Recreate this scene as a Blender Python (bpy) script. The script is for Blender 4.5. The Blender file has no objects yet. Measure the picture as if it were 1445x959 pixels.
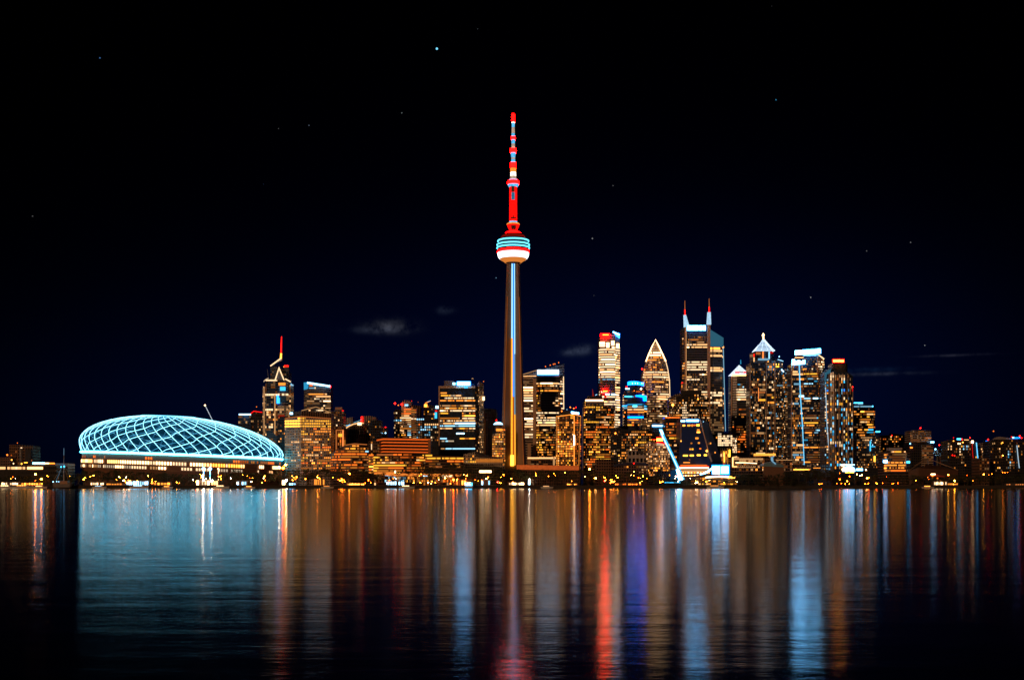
import bpy, math, random
from mathutils import Vector
rnd = random.Random(7)
PI = math.pi
S = bpy.context.scene
COL = S.collection

# ------------------------------------------------------------------ camera
F, CX, HY, CH = 1719.0, 722.5, 684.0, 4.0          # focal length in photo pixels, centre column, horizon row, eye height
cam = bpy.data.objects.new('camera', bpy.data.cameras.new('camera'))
COL.objects.link(cam)
cam.data.sensor_width = 36.0
cam.data.lens = 36.0 * F / 1445.0
cam.data.shift_y = (HY - 479.5) / 1445.0
cam.data.clip_start, cam.data.clip_end = 0.5, 40000
cam.location = (0, 0, CH)
cam.rotation_euler = (PI/2, 0, 0)
S.camera = cam

# ------------------------------------------------------------------ sky
world = bpy.data.worlds.new('World'); S.world = world
world.use_nodes = True
nt = world.node_tree; nt.nodes.clear()
class N:
    """small node helper: every call returns an output socket"""
    def __init__(s, tree): s.t = tree
    def new(s, typ, **k):
        n = s.t.nodes.new(typ)
        for a, b in k.items(): setattr(n, a, b)
        return n
    def put(s, sock, v):
        if hasattr(v, 'is_linked') or hasattr(v, 'links'): s.t.links.new(v, sock)
        else: sock.default_value = v
    def math(s, op, a, b=0.0, c=None, clamp=False):
        n = s.new('ShaderNodeMath', operation=op, use_clamp=clamp)
        s.put(n.inputs[0], a); s.put(n.inputs[1], b)
        if c is not None: s.put(n.inputs[2], c)
        return n.outputs[0]
    def mix(s, f, a, b):
        n = s.new('ShaderNodeMix', data_type='RGBA')
        s.put(n.inputs[0], f); s.put(n.inputs[6], a); s.put(n.inputs[7], b)
        return n.outputs[2]
    def scale(s, v, f):
        n = s.new('ShaderNodeVectorMath', operation='SCALE'); s.put(n.inputs[0], v); s.put(n.inputs[3], f); return n.outputs[0]
    def add(s, a, b):
        n = s.new('ShaderNodeVectorMath', operation='ADD'); s.put(n.inputs[0], a); s.put(n.inputs[1], b); return n.outputs[0]
    def noise(s, vec, scale, detail=2.0, rough=.5, out='Fac'):
        n = s.new('ShaderNodeTexNoise'); s.put(n.inputs['Vector'], vec)
        n.inputs['Scale'].default_value = scale; n.inputs['Detail'].default_value = detail; n.inputs['Roughness'].default_value = rough
        return n.outputs[out]
w = N(nt)
tc = w.new('ShaderNodeTexCoord').outputs['Generated']
sep = w.new('ShaderNodeSeparateXYZ'); nt.links.new(tc, sep.inputs[0])
dx, dy, dz = sep.outputs
az = w.math('ARCTAN2', dx, dy)
el = w.math('ARCSINE', w.math('MINIMUM', w.math('MAXIMUM', dz, -1.0), 1.0))
def gauss(px, py, sx, sy, amp):
    """soft patch of sky light centred on a compass direction and height"""
    a0, e0 = math.atan((px - CX) / F), math.atan((HY - py) / F)
    u = w.math('DIVIDE', w.math('SUBTRACT', az, a0), sx); v = w.math('DIVIDE', w.math('SUBTRACT', el, e0), sy)
    r = w.math('ADD', w.math('MULTIPLY', u, u), w.math('MULTIPLY', v, v))
    return w.math('MULTIPLY', w.math('EXPONENT', w.math('MULTIPLY', r, -1.0)), amp)
glow = w.scale((0.0004, 0.0014, 0.0125), gauss(910, 650, .27, .14, 1.0))
glow = w.add(glow, w.scale((0.0000, 0.0012, 0.0075), gauss(1010, 560, .17, .085, 1.0)))
glow = w.add(glow, w.scale((0.0000, 0.0009, 0.0065), gauss(300, 640, .17, .08, 1.0)))
glow = w.add(glow, w.scale((0.0000, 0.0005, 0.0035), gauss(560, 560, .30, .10, 1.0)))
glow = w.add(glow, w.scale((0.0000, 0.0000, 0.0012), gauss(760, 520, .36, .22, 1.0)))
# thin clouds catching the city light
cn = w.noise(tc, 90.0, 5.0, .65)
for (px, py, sx, sy, am, c) in ((552, 462, .021, .0052, 1.0, (.020, .021, .026)), (535, 467, .026, .0028, .7, (.014, .017, .026)), (628, 438, .009, .0030, .45, (.014, .018, .030)),
                             (805, 497, .011, .0030, .8, (.015, .019, .029)), (822, 493, .011, .0040, .9, (.015, .019, .029)), (1232, 534, .045, .0014, .75, (.013, .015, .022)),
                             (1215, 528, .04, .0020, .35, (.004, .012, .030)), (1345, 512, .030, .0010, .6, (.012, .012, .018))):
    g = gauss(px, py, sx * .68, sy * .9, am * .85)
    g = w.math('MULTIPLY', g, w.math('MULTIPLY', w.math('SUBTRACT', cn, .34, clamp=True), 7.0))
    glow = w.add(glow, w.scale(c, g))
# a few stars
for (px, py, r, c) in ((616.5, 69, 1.5, (.25, .9, 1.3)), (1095, 141, 1.0, (.03, .22, .40)), (141, 82, .8, (.04, .12, .30)), (567, 159.5, .7, (.10, .12, .12)), (436, 177, .7, (.08, .10, .14)),
                       (393, 181.5, .7, (.10, .10, .10)), (674, 41, .7, (.10, .12, .14)), (372, 260, .7, (.05, .08, .18)), (865, 262, .7, (.12, .12, .12)), (836, 336.5, .8, (.25, .25, .25)),
                       (1223, 354, .7, (.15, .15, .15)), (1285, 342, .7, (.15, .15, .15)), (1144, 419.5, .8, (.30, .30, .30)), (838, 417, .7, (.2, .2, .2)), (1305, 487, .8, (.3, .3, .3)),
                       (1089, 9, .7, (.08, .08, .08)), (46, 305, .7, (.10, .10, .10)), (700, 392, .6, (.1, .2, .3))):
    d = Vector(((px - CX) / F, 1, (HY - py) / F)).normalized()
    dn = w.new('ShaderNodeVectorMath', operation='DOT_PRODUCT'); nt.links.new(tc, dn.inputs[0]); dn.inputs[1].default_value = d
    k = w.math('GREATER_THAN', dn.outputs['Value'], 1 - .5 * (r / F) ** 2)
    glow = w.add(glow, w.scale(c, k))
bg = w.new('ShaderNodeBackground'); nt.links.new(glow, bg.inputs[0]); bg.inputs[1].default_value = 1.0
sky = w.new('ShaderNodeTexSky', sky_type='NISHITA', sun_disc=False)
sky.sun_elevation = math.radians(-9); sky.sun_rotation = math.radians(160)
bg2 = w.new('ShaderNodeBackground'); nt.links.new(sky.outputs[0], bg2.inputs[0]); bg2.inputs[1].default_value = 0.002
ad = w.new('ShaderNodeAddShader'); nt.links.new(bg.outputs[0], ad.inputs[0]); nt.links.new(bg2.outputs[0], ad.inputs[1])
wo = w.new('ShaderNodeOutputWorld'); nt.links.new(ad.outputs[0], wo.inputs[0])
try: world.cycles.sampling_method = 'NONE'
except Exception: pass

# ------------------------------------------------------------------ added warm fill sun from behind the camera's left, browns the facades
sun = bpy.data.objects.new('facade_fill_sun', bpy.data.lights.new('facade_fill_sun', 'SUN'))
COL.objects.link(sun)
sun.data.energy = 0.65; sun.data.color = (1.0, .50, .24); sun.data.angle = math.radians(2)
sun.rotation_euler = Vector((0.62, 1.0, -0.16)).to_track_quat('-Z', 'Y').to_euler()

vs = S.view_settings
vs.view_transform = 'Standard'; vs.look = 'None'; vs.exposure = 0; vs.gamma = 1
S.cycles.max_bounces = 4; S.cycles.diffuse_bounces = 1; S.cycles.glossy_bounces = 2; S.cycles.transmission_bounces = 1
S.cycles.transparent_max_bounces = 6
S.cycles.sample_clamp_indirect = 12.0
S.cycles.use_denoising = True
S.cycles.use_adaptive_sampling = False
S.cycles.caustics_reflective = False
S.cycles.pixel_filter_type = 'BLACKMAN_HARRIS'; S.cycles.filter_width = 1.5

# ------------------------------------------------------------------ materials
MATS = {}
def newmat(key):
    m = bpy.data.materials.new(key); m.use_nodes = True; MATS[key] = m
    t = m.node_tree; t.nodes.clear()
    return m, N(t), t
def finish(t, shader):
    o = t.nodes.new('ShaderNodeOutputMaterial'); t.links.new(shader, o.inputs[0])
def emit(key, color, strength, vary=0.0):
    if key in MATS: return MATS[key]
    m, n, t = newmat(key)
    e = n.new('ShaderNodeEmission'); e.inputs[0].default_value = (*color, 1); e.inputs[1].default_value = strength
    if vary:
        g = n.new('ShaderNodeNewGeometry').outputs['Position']
        k = n.noise(g, .35, 2.0, .6)
        n.put(e.inputs[1], n.math('MULTIPLY', strength, n.math('ADD', 1 - vary, n.math('MULTIPLY', k, vary * 2))))
    finish(t, e.outputs[0]); return m
COLS = dict(w=(1, .50, .19), a=(1, .30, .035), y=(1, .43, .035), o=(1, .17, .015), k=(.34, .72, 1), n=(1, .74, .48), c=(.05, .55, 1), b=(.02, .22, 1), r=(1, .008, .004), d=(.8, .22, .05))
LEV = {1: .16, 2: .55, 3: 1.5, 4: 4.5, 5: 11.0, 6: 20.0}
def EM(code):
    """'w3' -> warm white at level 3"""
    c, l = COLS[code[0]], int(code[1])
    if code[0] == 'k' and l >= 5: c = (.16, .56, 1)          # bluer tint, so bright signs clip to white but reflect blue in the water
    if code[0] == 'n' and l >= 3: c = (1, .66, .36) if l == 3 else (1, .60, .28)
    if code[0] == 'w' and l >= 4: c = (1, .42, .13)
    return emit('glow_' + code, c, LEV[l])
for c in 'w a y o k n c b r d'.split():
    for l in range(1, 7): EM(c + str(l))
def plain(key, color, rough=.7, metal=0.0, noise=.35, nscale=.25, spec=.5):
    if key in MATS: return MATS[key]
    m, n, t = newmat(key)
    p = n.new('ShaderNodeBsdfPrincipled')
    g = n.new('ShaderNodeNewGeometry').outputs['Position']
    k = n.noise(g, nscale, 4.0, .65)
    k2 = n.noise(n.scale(g, 1.0), nscale * 7, 2.0, .6)
    kk = n.math('ADD', n.math('MULTIPLY', k, .7), n.math('MULTIPLY', k2, .3))
    c = n.mix(kk, (*[x * (1 - noise) for x in color], 1), (*[min(1, x * (1 + noise)) for x in color], 1))
    n.put(p.inputs['Base Color'], c); p.inputs['Roughness'].default_value = rough; p.inputs['Metallic'].default_value = metal
    p.inputs['Specular IOR Level'].default_value = spec
    finish(t, p.outputs[0]); return m
FK = {'ribbon': (.0, .30, .82), 'grid': (.18, .24, .80), 'curtain': (.05, .14, .90), 'vert': (.24, .04, .96), 'resid': (.12, .20, .84)}
def facade_mat(style, wall, glass):
    """walls with glazing laid on the storey and bay grid of the UV map; wall, glass = colours"""
    key = 'facade_%s_%s' % (style, wall + glass)
    if key in MATS: return MATS[key]
    mu, v0, v1 = FK[style]
    m, n, t = newmat(key)
    uv = n.new('ShaderNodeUVMap').outputs[0]
    s = n.new('ShaderNodeSeparateXYZ'); t.links.new(uv, s.inputs[0])
    fu = n.math('FRACT', s.outputs[0]); fv = n.math('FRACT', s.outputs[1])
    iu = n.math('MULTIPLY', n.math('GREATER_THAN', fu, max(mu, .04)), n.math('LESS_THAN', fu, 1 - max(mu, .04)))
    iv = n.math('MULTIPLY', n.math('GREATER_THAN', fv, v0), n.math('LESS_THAN', fv, v1))
    ins = n.math('MULTIPLY', iu, iv)
    g = n.new('ShaderNodeNewGeometry').outputs['Position']
    k = n.noise(g, .06, 4.0, .6)
    wc = n.mix(k, (*[x * .6 for x in WALLC[wall]], 1), (*[x * 1.35 for x in WALLC[wall]], 1))
    cell = n.new('ShaderNodeTexWhiteNoise', noise_dimensions='2D')
    fl = n.new('ShaderNodeVectorMath', operation='FLOOR'); t.links.new(uv, fl.inputs[0]); t.links.new(fl.outputs[0], cell.inputs[0])
    gc = n.mix(cell.outputs[0], (*[x * .4 for x in GLASSC[glass]], 1), (*[x * 1.6 for x in GLASSC[glass]], 1))
    p = n.new('ShaderNodeBsdfPrincipled')
    n.put(p.inputs['Base Color'], n.mix(ins, wc, gc))
    n.put(p.inputs['Roughness'], n.math('SUBTRACT', .75, n.math('MULTIPLY', ins, .60)))
    finish(t, p.outputs[0]); return m
WALLC = dict(tan=(.42, .33, .26), brown=(.16, .09, .06), dark=(.022, .022, .026), grey=(.22, .22, .23), white=(.60, .58, .55), pale=(.48, .42, .36), navy=(.016, .026, .05), steel=(.08, .09, .11))
GLASSC = dict(b=(.020, .032, .055), k=(.012, .013, .016), n=(.03, .06, .11))
concrete = plain('concrete_tan', (.40, .27, .19))
concrete_dark = plain('concrete_dark', (.13, .10, .085))
concrete_brown = plain('concrete_brown', (.24, .13, .08))
metal_dark = plain('metal_dark', (.06, .06, .065), .45, .6)
metal_grey = plain('metal_grey', (.32, .34, .37), .45, .3)
roofing = plain('roofing', (.07, .065, .065), .9)
pier_tan = plain('pier_tan', (.62, .42, .27), .7)  # lighter albedo stands in for floodlighting on the piers
paint_white = plain('paint_white', (.72, .74, .78), .4)
foliage = plain('foliage', (.035, .050, .018), .9, noise=.6, nscale=.5)
bark = plain('bark', (.06, .045, .03), .95)
turf = plain('turf', (.03, .038, .018), .95)
quay_stone = plain('quay_stone', (.05, .045, .04), .9)
paving = plain('paving', (.055, .05, .048), .9)
glass_blue = plain('glass_blue', (.05, .13, .22), .15)

# ------------------------------------------------------------------ mesh helpers
class M:
    def __init__(s): s.v, s.f, s.mi, s.uv = [], [], [], []
    def face(s, pts, mi=0, uv=None):
        b = len(s.v); s.v += [tuple(p) for p in pts]; s.f.append(tuple(range(b, b + len(pts)))); s.mi.append(mi)
        s.uv += list(uv) if uv else [(0, 0)] * len(pts)
    def box(s, x0, x1, y0, y1, z0, z1, mi=0):
        P = [(x0, y0, z0), (x1, y0, z0), (x1, y1, z0), (x0, y1, z0), (x0, y0, z1), (x1, y0, z1), (x1, y1, z1), (x0, y1, z1)]
        for q in ((0, 1, 5, 4), (1, 2, 6, 5), (2, 3, 7, 6), (3, 0, 4, 7), (4, 5, 6, 7), (3, 2, 1, 0)): s.face([P[i] for i in q], mi)
    def hexa(s, P, mi=0):
        for q in ((0, 1, 5, 4), (1, 2, 6, 5), (2, 3, 7, 6), (3, 0, 4, 7), (4, 5, 6, 7), (3, 2, 1, 0)): s.face([P[i] for i in q], mi)
    def tube(s, pts, r, n=6, mi=0, cap=True):
        pts = [Vector(p) for p in pts]; rs = r if isinstance(r, (list, tuple)) else [r] * len(pts); rings = []
        for i, p in enumerate(pts):
            t = (pts[min(i + 1, len(pts) - 1)] - pts[max(i - 1, 0)]).normalized()
            a = t.cross(Vector((0, 0, 1)) if abs(t.z) < .9 else Vector((1, 0, 0))).normalized(); b = t.cross(a)
            rings.append([p + (a * math.cos(2 * PI * k / n) + b * math.sin(2 * PI * k / n)) * rs[i] for k in range(n)])
        b0 = len(s.v)
        for R in rings: s.v += [tuple(p) for p in R]
        for i in range(len(pts) - 1):
            for k in range(n):
                s.f.append((b0 + i * n + k, b0 + i * n + (k + 1) % n, b0 + (i + 1) * n + (k + 1) % n, b0 + (i + 1) * n + k)); s.mi.append(mi); s.uv += [(0, 0)] * 4
        if cap:
            s.f.append(tuple(b0 + k for k in reversed(range(n)))); s.mi.append(mi); s.uv += [(0, 0)] * n
            s.f.append(tuple(b0 + (len(pts) - 1) * n + k for k in range(n))); s.mi.append(mi); s.uv += [(0, 0)] * n
    def lathe(s, cx, cy, prof, n=32, mi=0):
        for (r0, z0), (r1, z1) in zip(prof, prof[1:]):
            for k in range(n):
                a, b = 2 * PI * k / n, 2 * PI * (k + 1) / n
                s.face([(cx + r0 * math.cos(a), cy + r0 * math.sin(a), z0), (cx + r0 * math.cos(b), cy + r0 * math.sin(b), z0),
                        (cx + r1 * math.cos(b), cy + r1 * math.sin(b), z1), (cx + r1 * math.cos(a), cy + r1 * math.sin(a), z1)], mi)
    def octa(s, c, r, mi=0):
        x, y, z = c; P = [(x + r, y, z), (x, y + r, z), (x - r, y, z), (x, y - r, z), (x, y, z + r), (x, y, z - r)]
        for i in range(4):
            s.face([P[i], P[(i + 1) % 4], P[4]], mi); s.face([P[(i + 1) % 4], P[i], P[5]], mi)
def mesh_obj(name, m, mats, parent=None, smooth=False, origin=None):
    me = bpy.data.meshes.new(name)
    o0 = Vector(parent.matrix_basis.translation) if parent is not None else Vector(origin or (0, 0, 0))
    if parent is not None and parent.parent is not None: o0 = o0 + Vector(parent.parent.matrix_basis.translation)
    me.from_pydata([(a - o0.x, b - o0.y, c - o0.z) for a, b, c in m.v], [], m.f)
    mats = mats if isinstance(mats, (list, tuple)) else [mats]
    for x in mats: me.materials.append(x)
    if len(mats) > 1: me.polygons.foreach_set('material_index', m.mi)
    l = me.uv_layers.new(name='UVMap'); l.data.foreach_set('uv', [c for p in m.uv for c in p])
    if smooth: me.polygons.foreach_set('use_smooth', [True] * len(m.f))
    me.update()
    o = bpy.data.objects.new(name, me); COL.objects.link(o)
    if parent is not None: o.parent = parent
    else: o.location = o0
    return o
def tag(o, label=None, cat=None, group=None, kind=None):
    if label: o['label'] = label
    if cat: o['category'] = cat
    if group: o['group'] = group
    if kind: o['kind'] = kind
    return o
def X(px, D): return (px - CX) / F * D
def Z(py, D): return CH + (HY - py) / F * D
def P3(px, py, D): return (X(px, D), D, Z(py, D))
GZ = 3.4                                            # street level above the water
def thing(name, label, cat, px, D, group=None, z=GZ):
    o = bpy.data.objects.new(name, None); COL.objects.link(o); o.location = (X(px, D), D, z)
    o['D'] = D; o.empty_display_size = 5
    return tag(o, label, cat, group)

# ------------------------------------------------------------------ buildings
PAL = {
 'amber': [('a2', 4), ('a3', 4), ('a1', 3), ('y3', 2), ('w3', 1), ('o2', 1)],
 'gold':  [('y3', 2), ('a3', 5), ('a4', 1), ('a2', 4), ('w3', 2), ('o3', 2), ('o2', 1)],
 'warm':  [('w2', 4), ('w3', 4), ('a2', 3), ('w1', 3), ('n3', 1), ('a3', 1)],
 'white': [('n3', 4), ('w3', 4), ('n4', 1), ('n2', 2), ('w2', 2)],
 'cool':  [('k2', 3), ('k3', 3), ('n2', 2), ('c2', 1), ('w2', 1)],
 'blue':  [('c3', 3), ('c2', 2), ('b3', 2), ('k3', 1)],
 'orange':[('o3', 3), ('a2', 3), ('o2', 3), ('d2', 2)],
 'mixed': [('w2', 4), ('w3', 2), ('a3', 2), ('a2', 2), ('k2', 2), ('c2', 1), ('n3', 1), ('w1', 4), ('d1', 2)],
 'dim':   [('d2', 3), ('d1', 4), ('a1', 4), ('w1', 3), ('a2', 1)],
 'colour':[('c3', 2), ('c2', 2), ('k3', 2), ('n3', 3), ('a3', 2), ('y3', 1), ('w2', 2), ('b3', 1)],
 'strip': [('n3', 5), ('n4', 1), ('w3', 3), ('w4', 1)],
 'bright':[('n4', 3), ('w4', 3), ('n3', 2), ('a4', 1)],
 'tan':   [('w2', 3), ('w1', 3), ('w3', 1)],
}
def pick(pal, r):
    L = PAL.get(pal)
    if L is None: return pal
    t = r.random() * sum(x[1] for x in L)
    for c, wt in L:
        t -= wt
        if t <= 0: return c
    return L[-1][0]
class Tower:
    """collects lit windows of one building; close() turns the 100 largest runs into parts and the rest into one"""
    def __init__(s, name, label, cat, px, D, group=None, seed=None):
        s.T = thing(name, label, cat, px, D, group); s.D = D; s.runs = []
        s.r = random.Random(seed if seed is not None else int(px * 13 + D))
    # chain: [(px, depth behind D)], tops: one row or one per chain point
    def body(s, chain, top, vis=662, bot=None, fh=4.0, bay=3.2, style='grid', wall='brown', glass='k', depth=28, pal='warm', dens=.4, rules=(), stick=0.0,
             name='tower_body', panels=True, win='window', floorvar=.5, maxrun=14, cap=True):
        D = s.D; z0 = GZ if bot is None else Z(bot, D)
        tops = top if isinstance(top, (list, tuple)) else [top] * len(chain)
        pts = [Vector((X(px, D + dd), D + dd)) for px, dd in chain]
        zt = [Z(t, D) for t in tops]
        m = M(); groups = [[0]]
        for i in range(1, len(pts) - 1):
            a = (pts[i] - pts[i-1]); b = (pts[i+1] - pts[i])
            if abs(a.angle_signed(b)) < math.radians(26): groups[-1].append(i)
            else: groups.append([i])
        mat = facade_mat(style, wall, glass); mu, v0, v1 = FK[style]
        for g in groups:
            idx = g + [g[-1] + 1]; L = [0.0]
            for a, b in zip(idx, idx[1:]): L.append(L[-1] + (pts[b] - pts[a]).length)
            tot = L[-1]; nx = max(1, round(tot / bay)); bw = tot / nx
            zmax = max(zt[i] for i in idx); nf = max(1, round((zmax - z0) / fh)); fhh = (zmax - z0) / nf
            for k in range(len(idx) - 1):
                a, b = idx[k], idx[k+1]
                m.face([(*pts[a], z0), (*pts[b], z0), (*pts[b], zt[b]), (*pts[a], zt[a])], 0,
                       [(L[k] / bw, 0), (L[k+1] / bw, 0), (L[k+1] / bw, (zt[b] - z0) / fhh), (L[k] / bw, (zt[a] - z0) / fhh)])
            def at(q):
                for k in range(len(L) - 1):
                    if q <= L[k+1] + 1e-6:
                        f = (q - L[k]) / (L[k+1] - L[k]); a, b = idx[k], idx[k+1]
                        d = (pts[b] - pts[a]).normalized(); nn = Vector((d.y, -d.x))
                        return pts[a].lerp(pts[b], f) + nn * .12, zt[a] + (zt[b] - zt[a]) * f
                return pts[idx[-1]], zt[idx[-1]]
            if not panels: continue
            zv = Z(vis, D)
            for fl in range(nf):
                za, zb = z0 + (fl + v0) * fhh, z0 + (fl + v1) * fhh
                if zb < zv: continue
                pyc = HY - ((za + zb) / 2 - CH) / D * F
                fp = s.r.random(); lit_floor = 1 + floorvar * (s.r.random() * 2 - 1) * 1.6
                run = []; prev = False; colr = None; pv = None
                for c in range(nx):
                    (pa, ta), (pb, tb) = at((c + mu) * bw), at((c + 1 - mu) * bw)
                    pm = pa.lerp(pb, .5); pxc = CX + F * pm.x / pm.y
                    P, dn, st = pal, dens * lit_floor, stick
                    for R in rules:
                        if R[0] <= pxc <= R[1] and R[2] <= pyc <= R[3]:
                            P, dn = R[4], R[5]; st = R[6] if len(R) > 6 else stick
                    if pv is None: pv = s.r.random() < dn
                    p = dn if dn > .85 or not st else dn + (st * (1 - dn) if pv else -st * dn)
                    pv = lit = s.r.random() < p and zb < min(ta, tb) - .2
                    if lit:
                        if not prev or colr is None or (s.r.random() < (.12 if st else .8)): colr = pick(P, s.r)
                        cc = colr
                        if s.r.random() < .25 and cc[1] in '23': cc = cc[0] + str(int(cc[1]) + s.r.choice((-1, 0)))
                        q = [(*pa, za), (*pb, za), (*pb, zb), (*pa, zb)]
                        if st and prev and len(run) < maxrun: run.append((q, cc))
                        else:
                            if run: s.runs.append((run, win))
                            run = [(q, cc)]
                    else:
                        if run: s.runs.append((run, win)); run = []
                        if dn > .02 and s.r.random() < min(.34, dn * 1.1) and zb < min(ta, tb) - .2: s.runs.append(([([(*pa, za), (*pb, za), (*pb, zb), (*pa, zb)], s.r.choice(('w1', 'w1', 'a1', 'd1')))], win))
                    prev = pv = lit
                if run: s.runs.append((run, win))
        # sides, back and roof
        A, B = pts[0], pts[-1]; a2, b2 = Vector((A.x, A.y + depth)), Vector((B.x, B.y + depth))
        ztA, ztB = zt[0], zt[-1]
        nf = max(1, round((ztA - z0) / fh))
        m.face([(*a2, z0), (*A, z0), (*A, ztA), (*a2, ztA)], 0, [(0, 0), (depth / bay, 0), (depth / bay, (ztA - z0) / fh), (0, (ztA - z0) / fh)])
        m.face([(*B, z0), (*b2, z0), (*b2, ztB), (*B, ztB)], 0, [(0, 0), (depth / bay, 0), (depth / bay, (ztB - z0) / fh), (0, (ztB - z0) / fh)])
        m.face([(*b2, z0), (*a2, z0), (*a2, ztA), (*b2, ztB)], 0, [(0, 0), (9, 0), (9, 20), (0, 20)])
        if cap: m.face([(*p, z) for p, z in zip(pts, zt)] + [(*b2, ztB), (*a2, ztA)], 1)
        return mesh_obj(name, m, [mat, roofing], s.T)
    def box(s, x0, x1, y0, y1, mat, name, d0=-1.0, d1=1.0, label=None):
        m = M(); D = s.D + d0
        m.box(X(x0, D), X(x1, D), s.D + d0, s.D + d1, Z(y1, D), Z(y0, D))
        o = mesh_obj(name, m, EM(mat) if isinstance(mat, str) else mat, s.T)
        if label: o['label'] = label
        return o
    def poly(s, pts, mat, name, d0=-1.0, d1=1.0, label=None):
        """a plate cut to an outline of photo points, d0..d1 behind the front of the tower"""
        m = M(); D = s.D + d0
        a = [(X(px, D), D, Z(py, D)) for px, py in pts]; b = [(x, s.D + d1, z) for x, _, z in a]
        m.face(a); m.face(b[::-1]); k = len(a)
        for i in range(k): m.face([a[i], b[i], b[(i + 1) % k], a[(i + 1) % k]])
        o = mesh_obj(name, m, EM(mat) if isinstance(mat, str) else mat, s.T)
        if label: o['label'] = label
        return o
    def bar(s, pts, r, mat, name, n=6, dd=-1.0, label=None):
        m = M(); m.tube([P3(p[0], p[1], s.D + (p[2] if len(p) > 2 else dd)) for p in pts], r, n)
        o = mesh_obj(name, m, EM(mat) if isinstance(mat, str) else mat, s.T)
        if label: o['label'] = label
        return o
    def beacon(s, px, py, mat='r5', r=1.1, dd=0, name='beacon'):
        m = M(); m.octa(P3(px, py, s.D + dd), r)
        p = P3(px, py, s.D + dd); m.box(p[0] - .1, p[0] + .1, p[1] - .1, p[1] + .1, p[2] - 5, p[2] - r * .8, 1)
        return mesh_obj(name, m, [EM(mat), metal_dark], s.T)
    def pyramid(s, x0, x1, yb, ax, ay, mat, name, depth=28, d0=0.0, mats=None):
        m = M(); D = s.D + d0
        a, b = P3(x0, yb, D), P3(x1, yb, D); c, d = (b[0], b[1] + depth, b[2]), (a[0], a[1] + depth, a[2])
        t = (X(ax, D), D + depth / 2, Z(ay, D))
        for q in ((a, b, t), (b, c, t), (c, d, t), (d, a, t)): m.face(q)
        m.face((d, c, b, a))
        return mesh_obj(name, m, EM(mat) if isinstance(mat, str) else mat, s.T)
    def sign(s, x0, x1, y0, y1, mat, rows=None, dd=-1.6, label=None, name='sign', tilt=0.0, rim=None):
        """an illuminated roof sign: a row of glowing letter-sized blocks of uneven height on a glowing board"""
        m = M(); D = s.D + dd
        def bx(a, b, c, d, t0, t1, mi):
            k0, k1 = tilt * (a - x0) / (x1 - x0), tilt * (b - x0) / (x1 - x0)
            q = [P3(a, d + k0, D - t1), P3(b, d + k1, D - t1), P3(b, d + k1, D - t0), P3(a, d + k0, D - t0), P3(a, c + k0, D - t1), P3(b, c + k1, D - t1), P3(b, c + k1, D - t0), P3(a, c + k0, D - t0)]
            q = [(X(pp, D), yy, zz) for (pp, (xx, yy, zz)) in zip((a, b, b, a, a, b, b, a), q)]
            m.hexa(q, mi)
        bx(x0, x1, y0 + (y1 - y0) * (.0 if not rows else rows), y1, 0, .8, 1 if rim else 0)
        if rows is not None:
            x = x0 + .3
            while x < x1 - .6:
                wd = s.r.uniform(.7, 1.5); h = s.r.choice((0, .12, .3))
                bx(x, min(x1 - .2, x + wd), y0 + (y1 - y0) * h * .6, y1 - (y1 - y0) * (.12 if rim else .0), .8, 1.4, 0); x += wd + .35
        o = mesh_obj(name, m, [EM(mat), EM(rim or mat)], s.T)
        if label: o['label'] = label
        return o
    def close(s):
        def area(R):
            return sum((Vector(q[1]) - Vector(q[0])).length * (q[3][2] - q[0][2]) for q, c in R[0])
        s.runs.sort(key=lambda R: (round(area(R)), R[0][0][1][1]), reverse=True)
        for grp, nm in [([R], R[1]) for R in s.runs[:100]] + ([(s.runs[100:], 'lit_windows')] if len(s.runs) > 100 else []):
            m = M(); mats = []
            for R in grp:
                for q, c in R[0]:
                    if c not in mats: mats.append(c)
                    m.face(q, mats.index(c))
            o = mesh_obj(nm, m, [EM(c) for c in mats], s.T)
            if nm == 'lit_windows': o['kind'] = 'stuff'
        return s.T
exec_list = []

# ================================================================== THE SETTING
m = M(); m.face([(-9000, -300, 0), (9000, -300, 0), (9000, 30000, 0), (-9000, 30000, 0)])
wm, n, t = newmat('lake_water')
g = n.new('ShaderNodeNewGeometry').outputs['Position']
def stretched(sx, sy):
    mp = n.new('ShaderNodeMapping'); t.links.new(g, mp.inputs[0]); mp.inputs['Scale'].default_value = (sx, sy, 1); mp.inputs['Rotation'].default_value = (0, 0, .12); return mp.outputs[0]
h1 = n.noise(stretched(.95, 2.6), 1.0, 3.0, .6)
h2 = n.noise(stretched(.10, .35), 1.0, 2.0, .5)
sy_ = n.new('ShaderNodeSeparateXYZ'); t.links.new(g, sy_.inputs[0])
open_ = n.math('ADD', .22, n.math('DIVIDE', 1.0, n.math('ADD', 1.0, n.math('POWER', n.math('MULTIPLY', n.math('MAXIMUM', sy_.outputs[1], 0.0), 1 / 75.0), 2.0))))     # sheltered towards the quay
hh = n.math('MULTIPLY', open_, n.math('ADD', n.math('MULTIPLY', h1, .0085), n.math('MULTIPLY', h2, .026)))
bp = n.new('ShaderNodeBump'); bp.inputs['Strength'].default_value = 1.0; bp.inputs['Distance'].default_value = 1.0; n.put(bp.inputs['Height'], hh)
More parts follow.
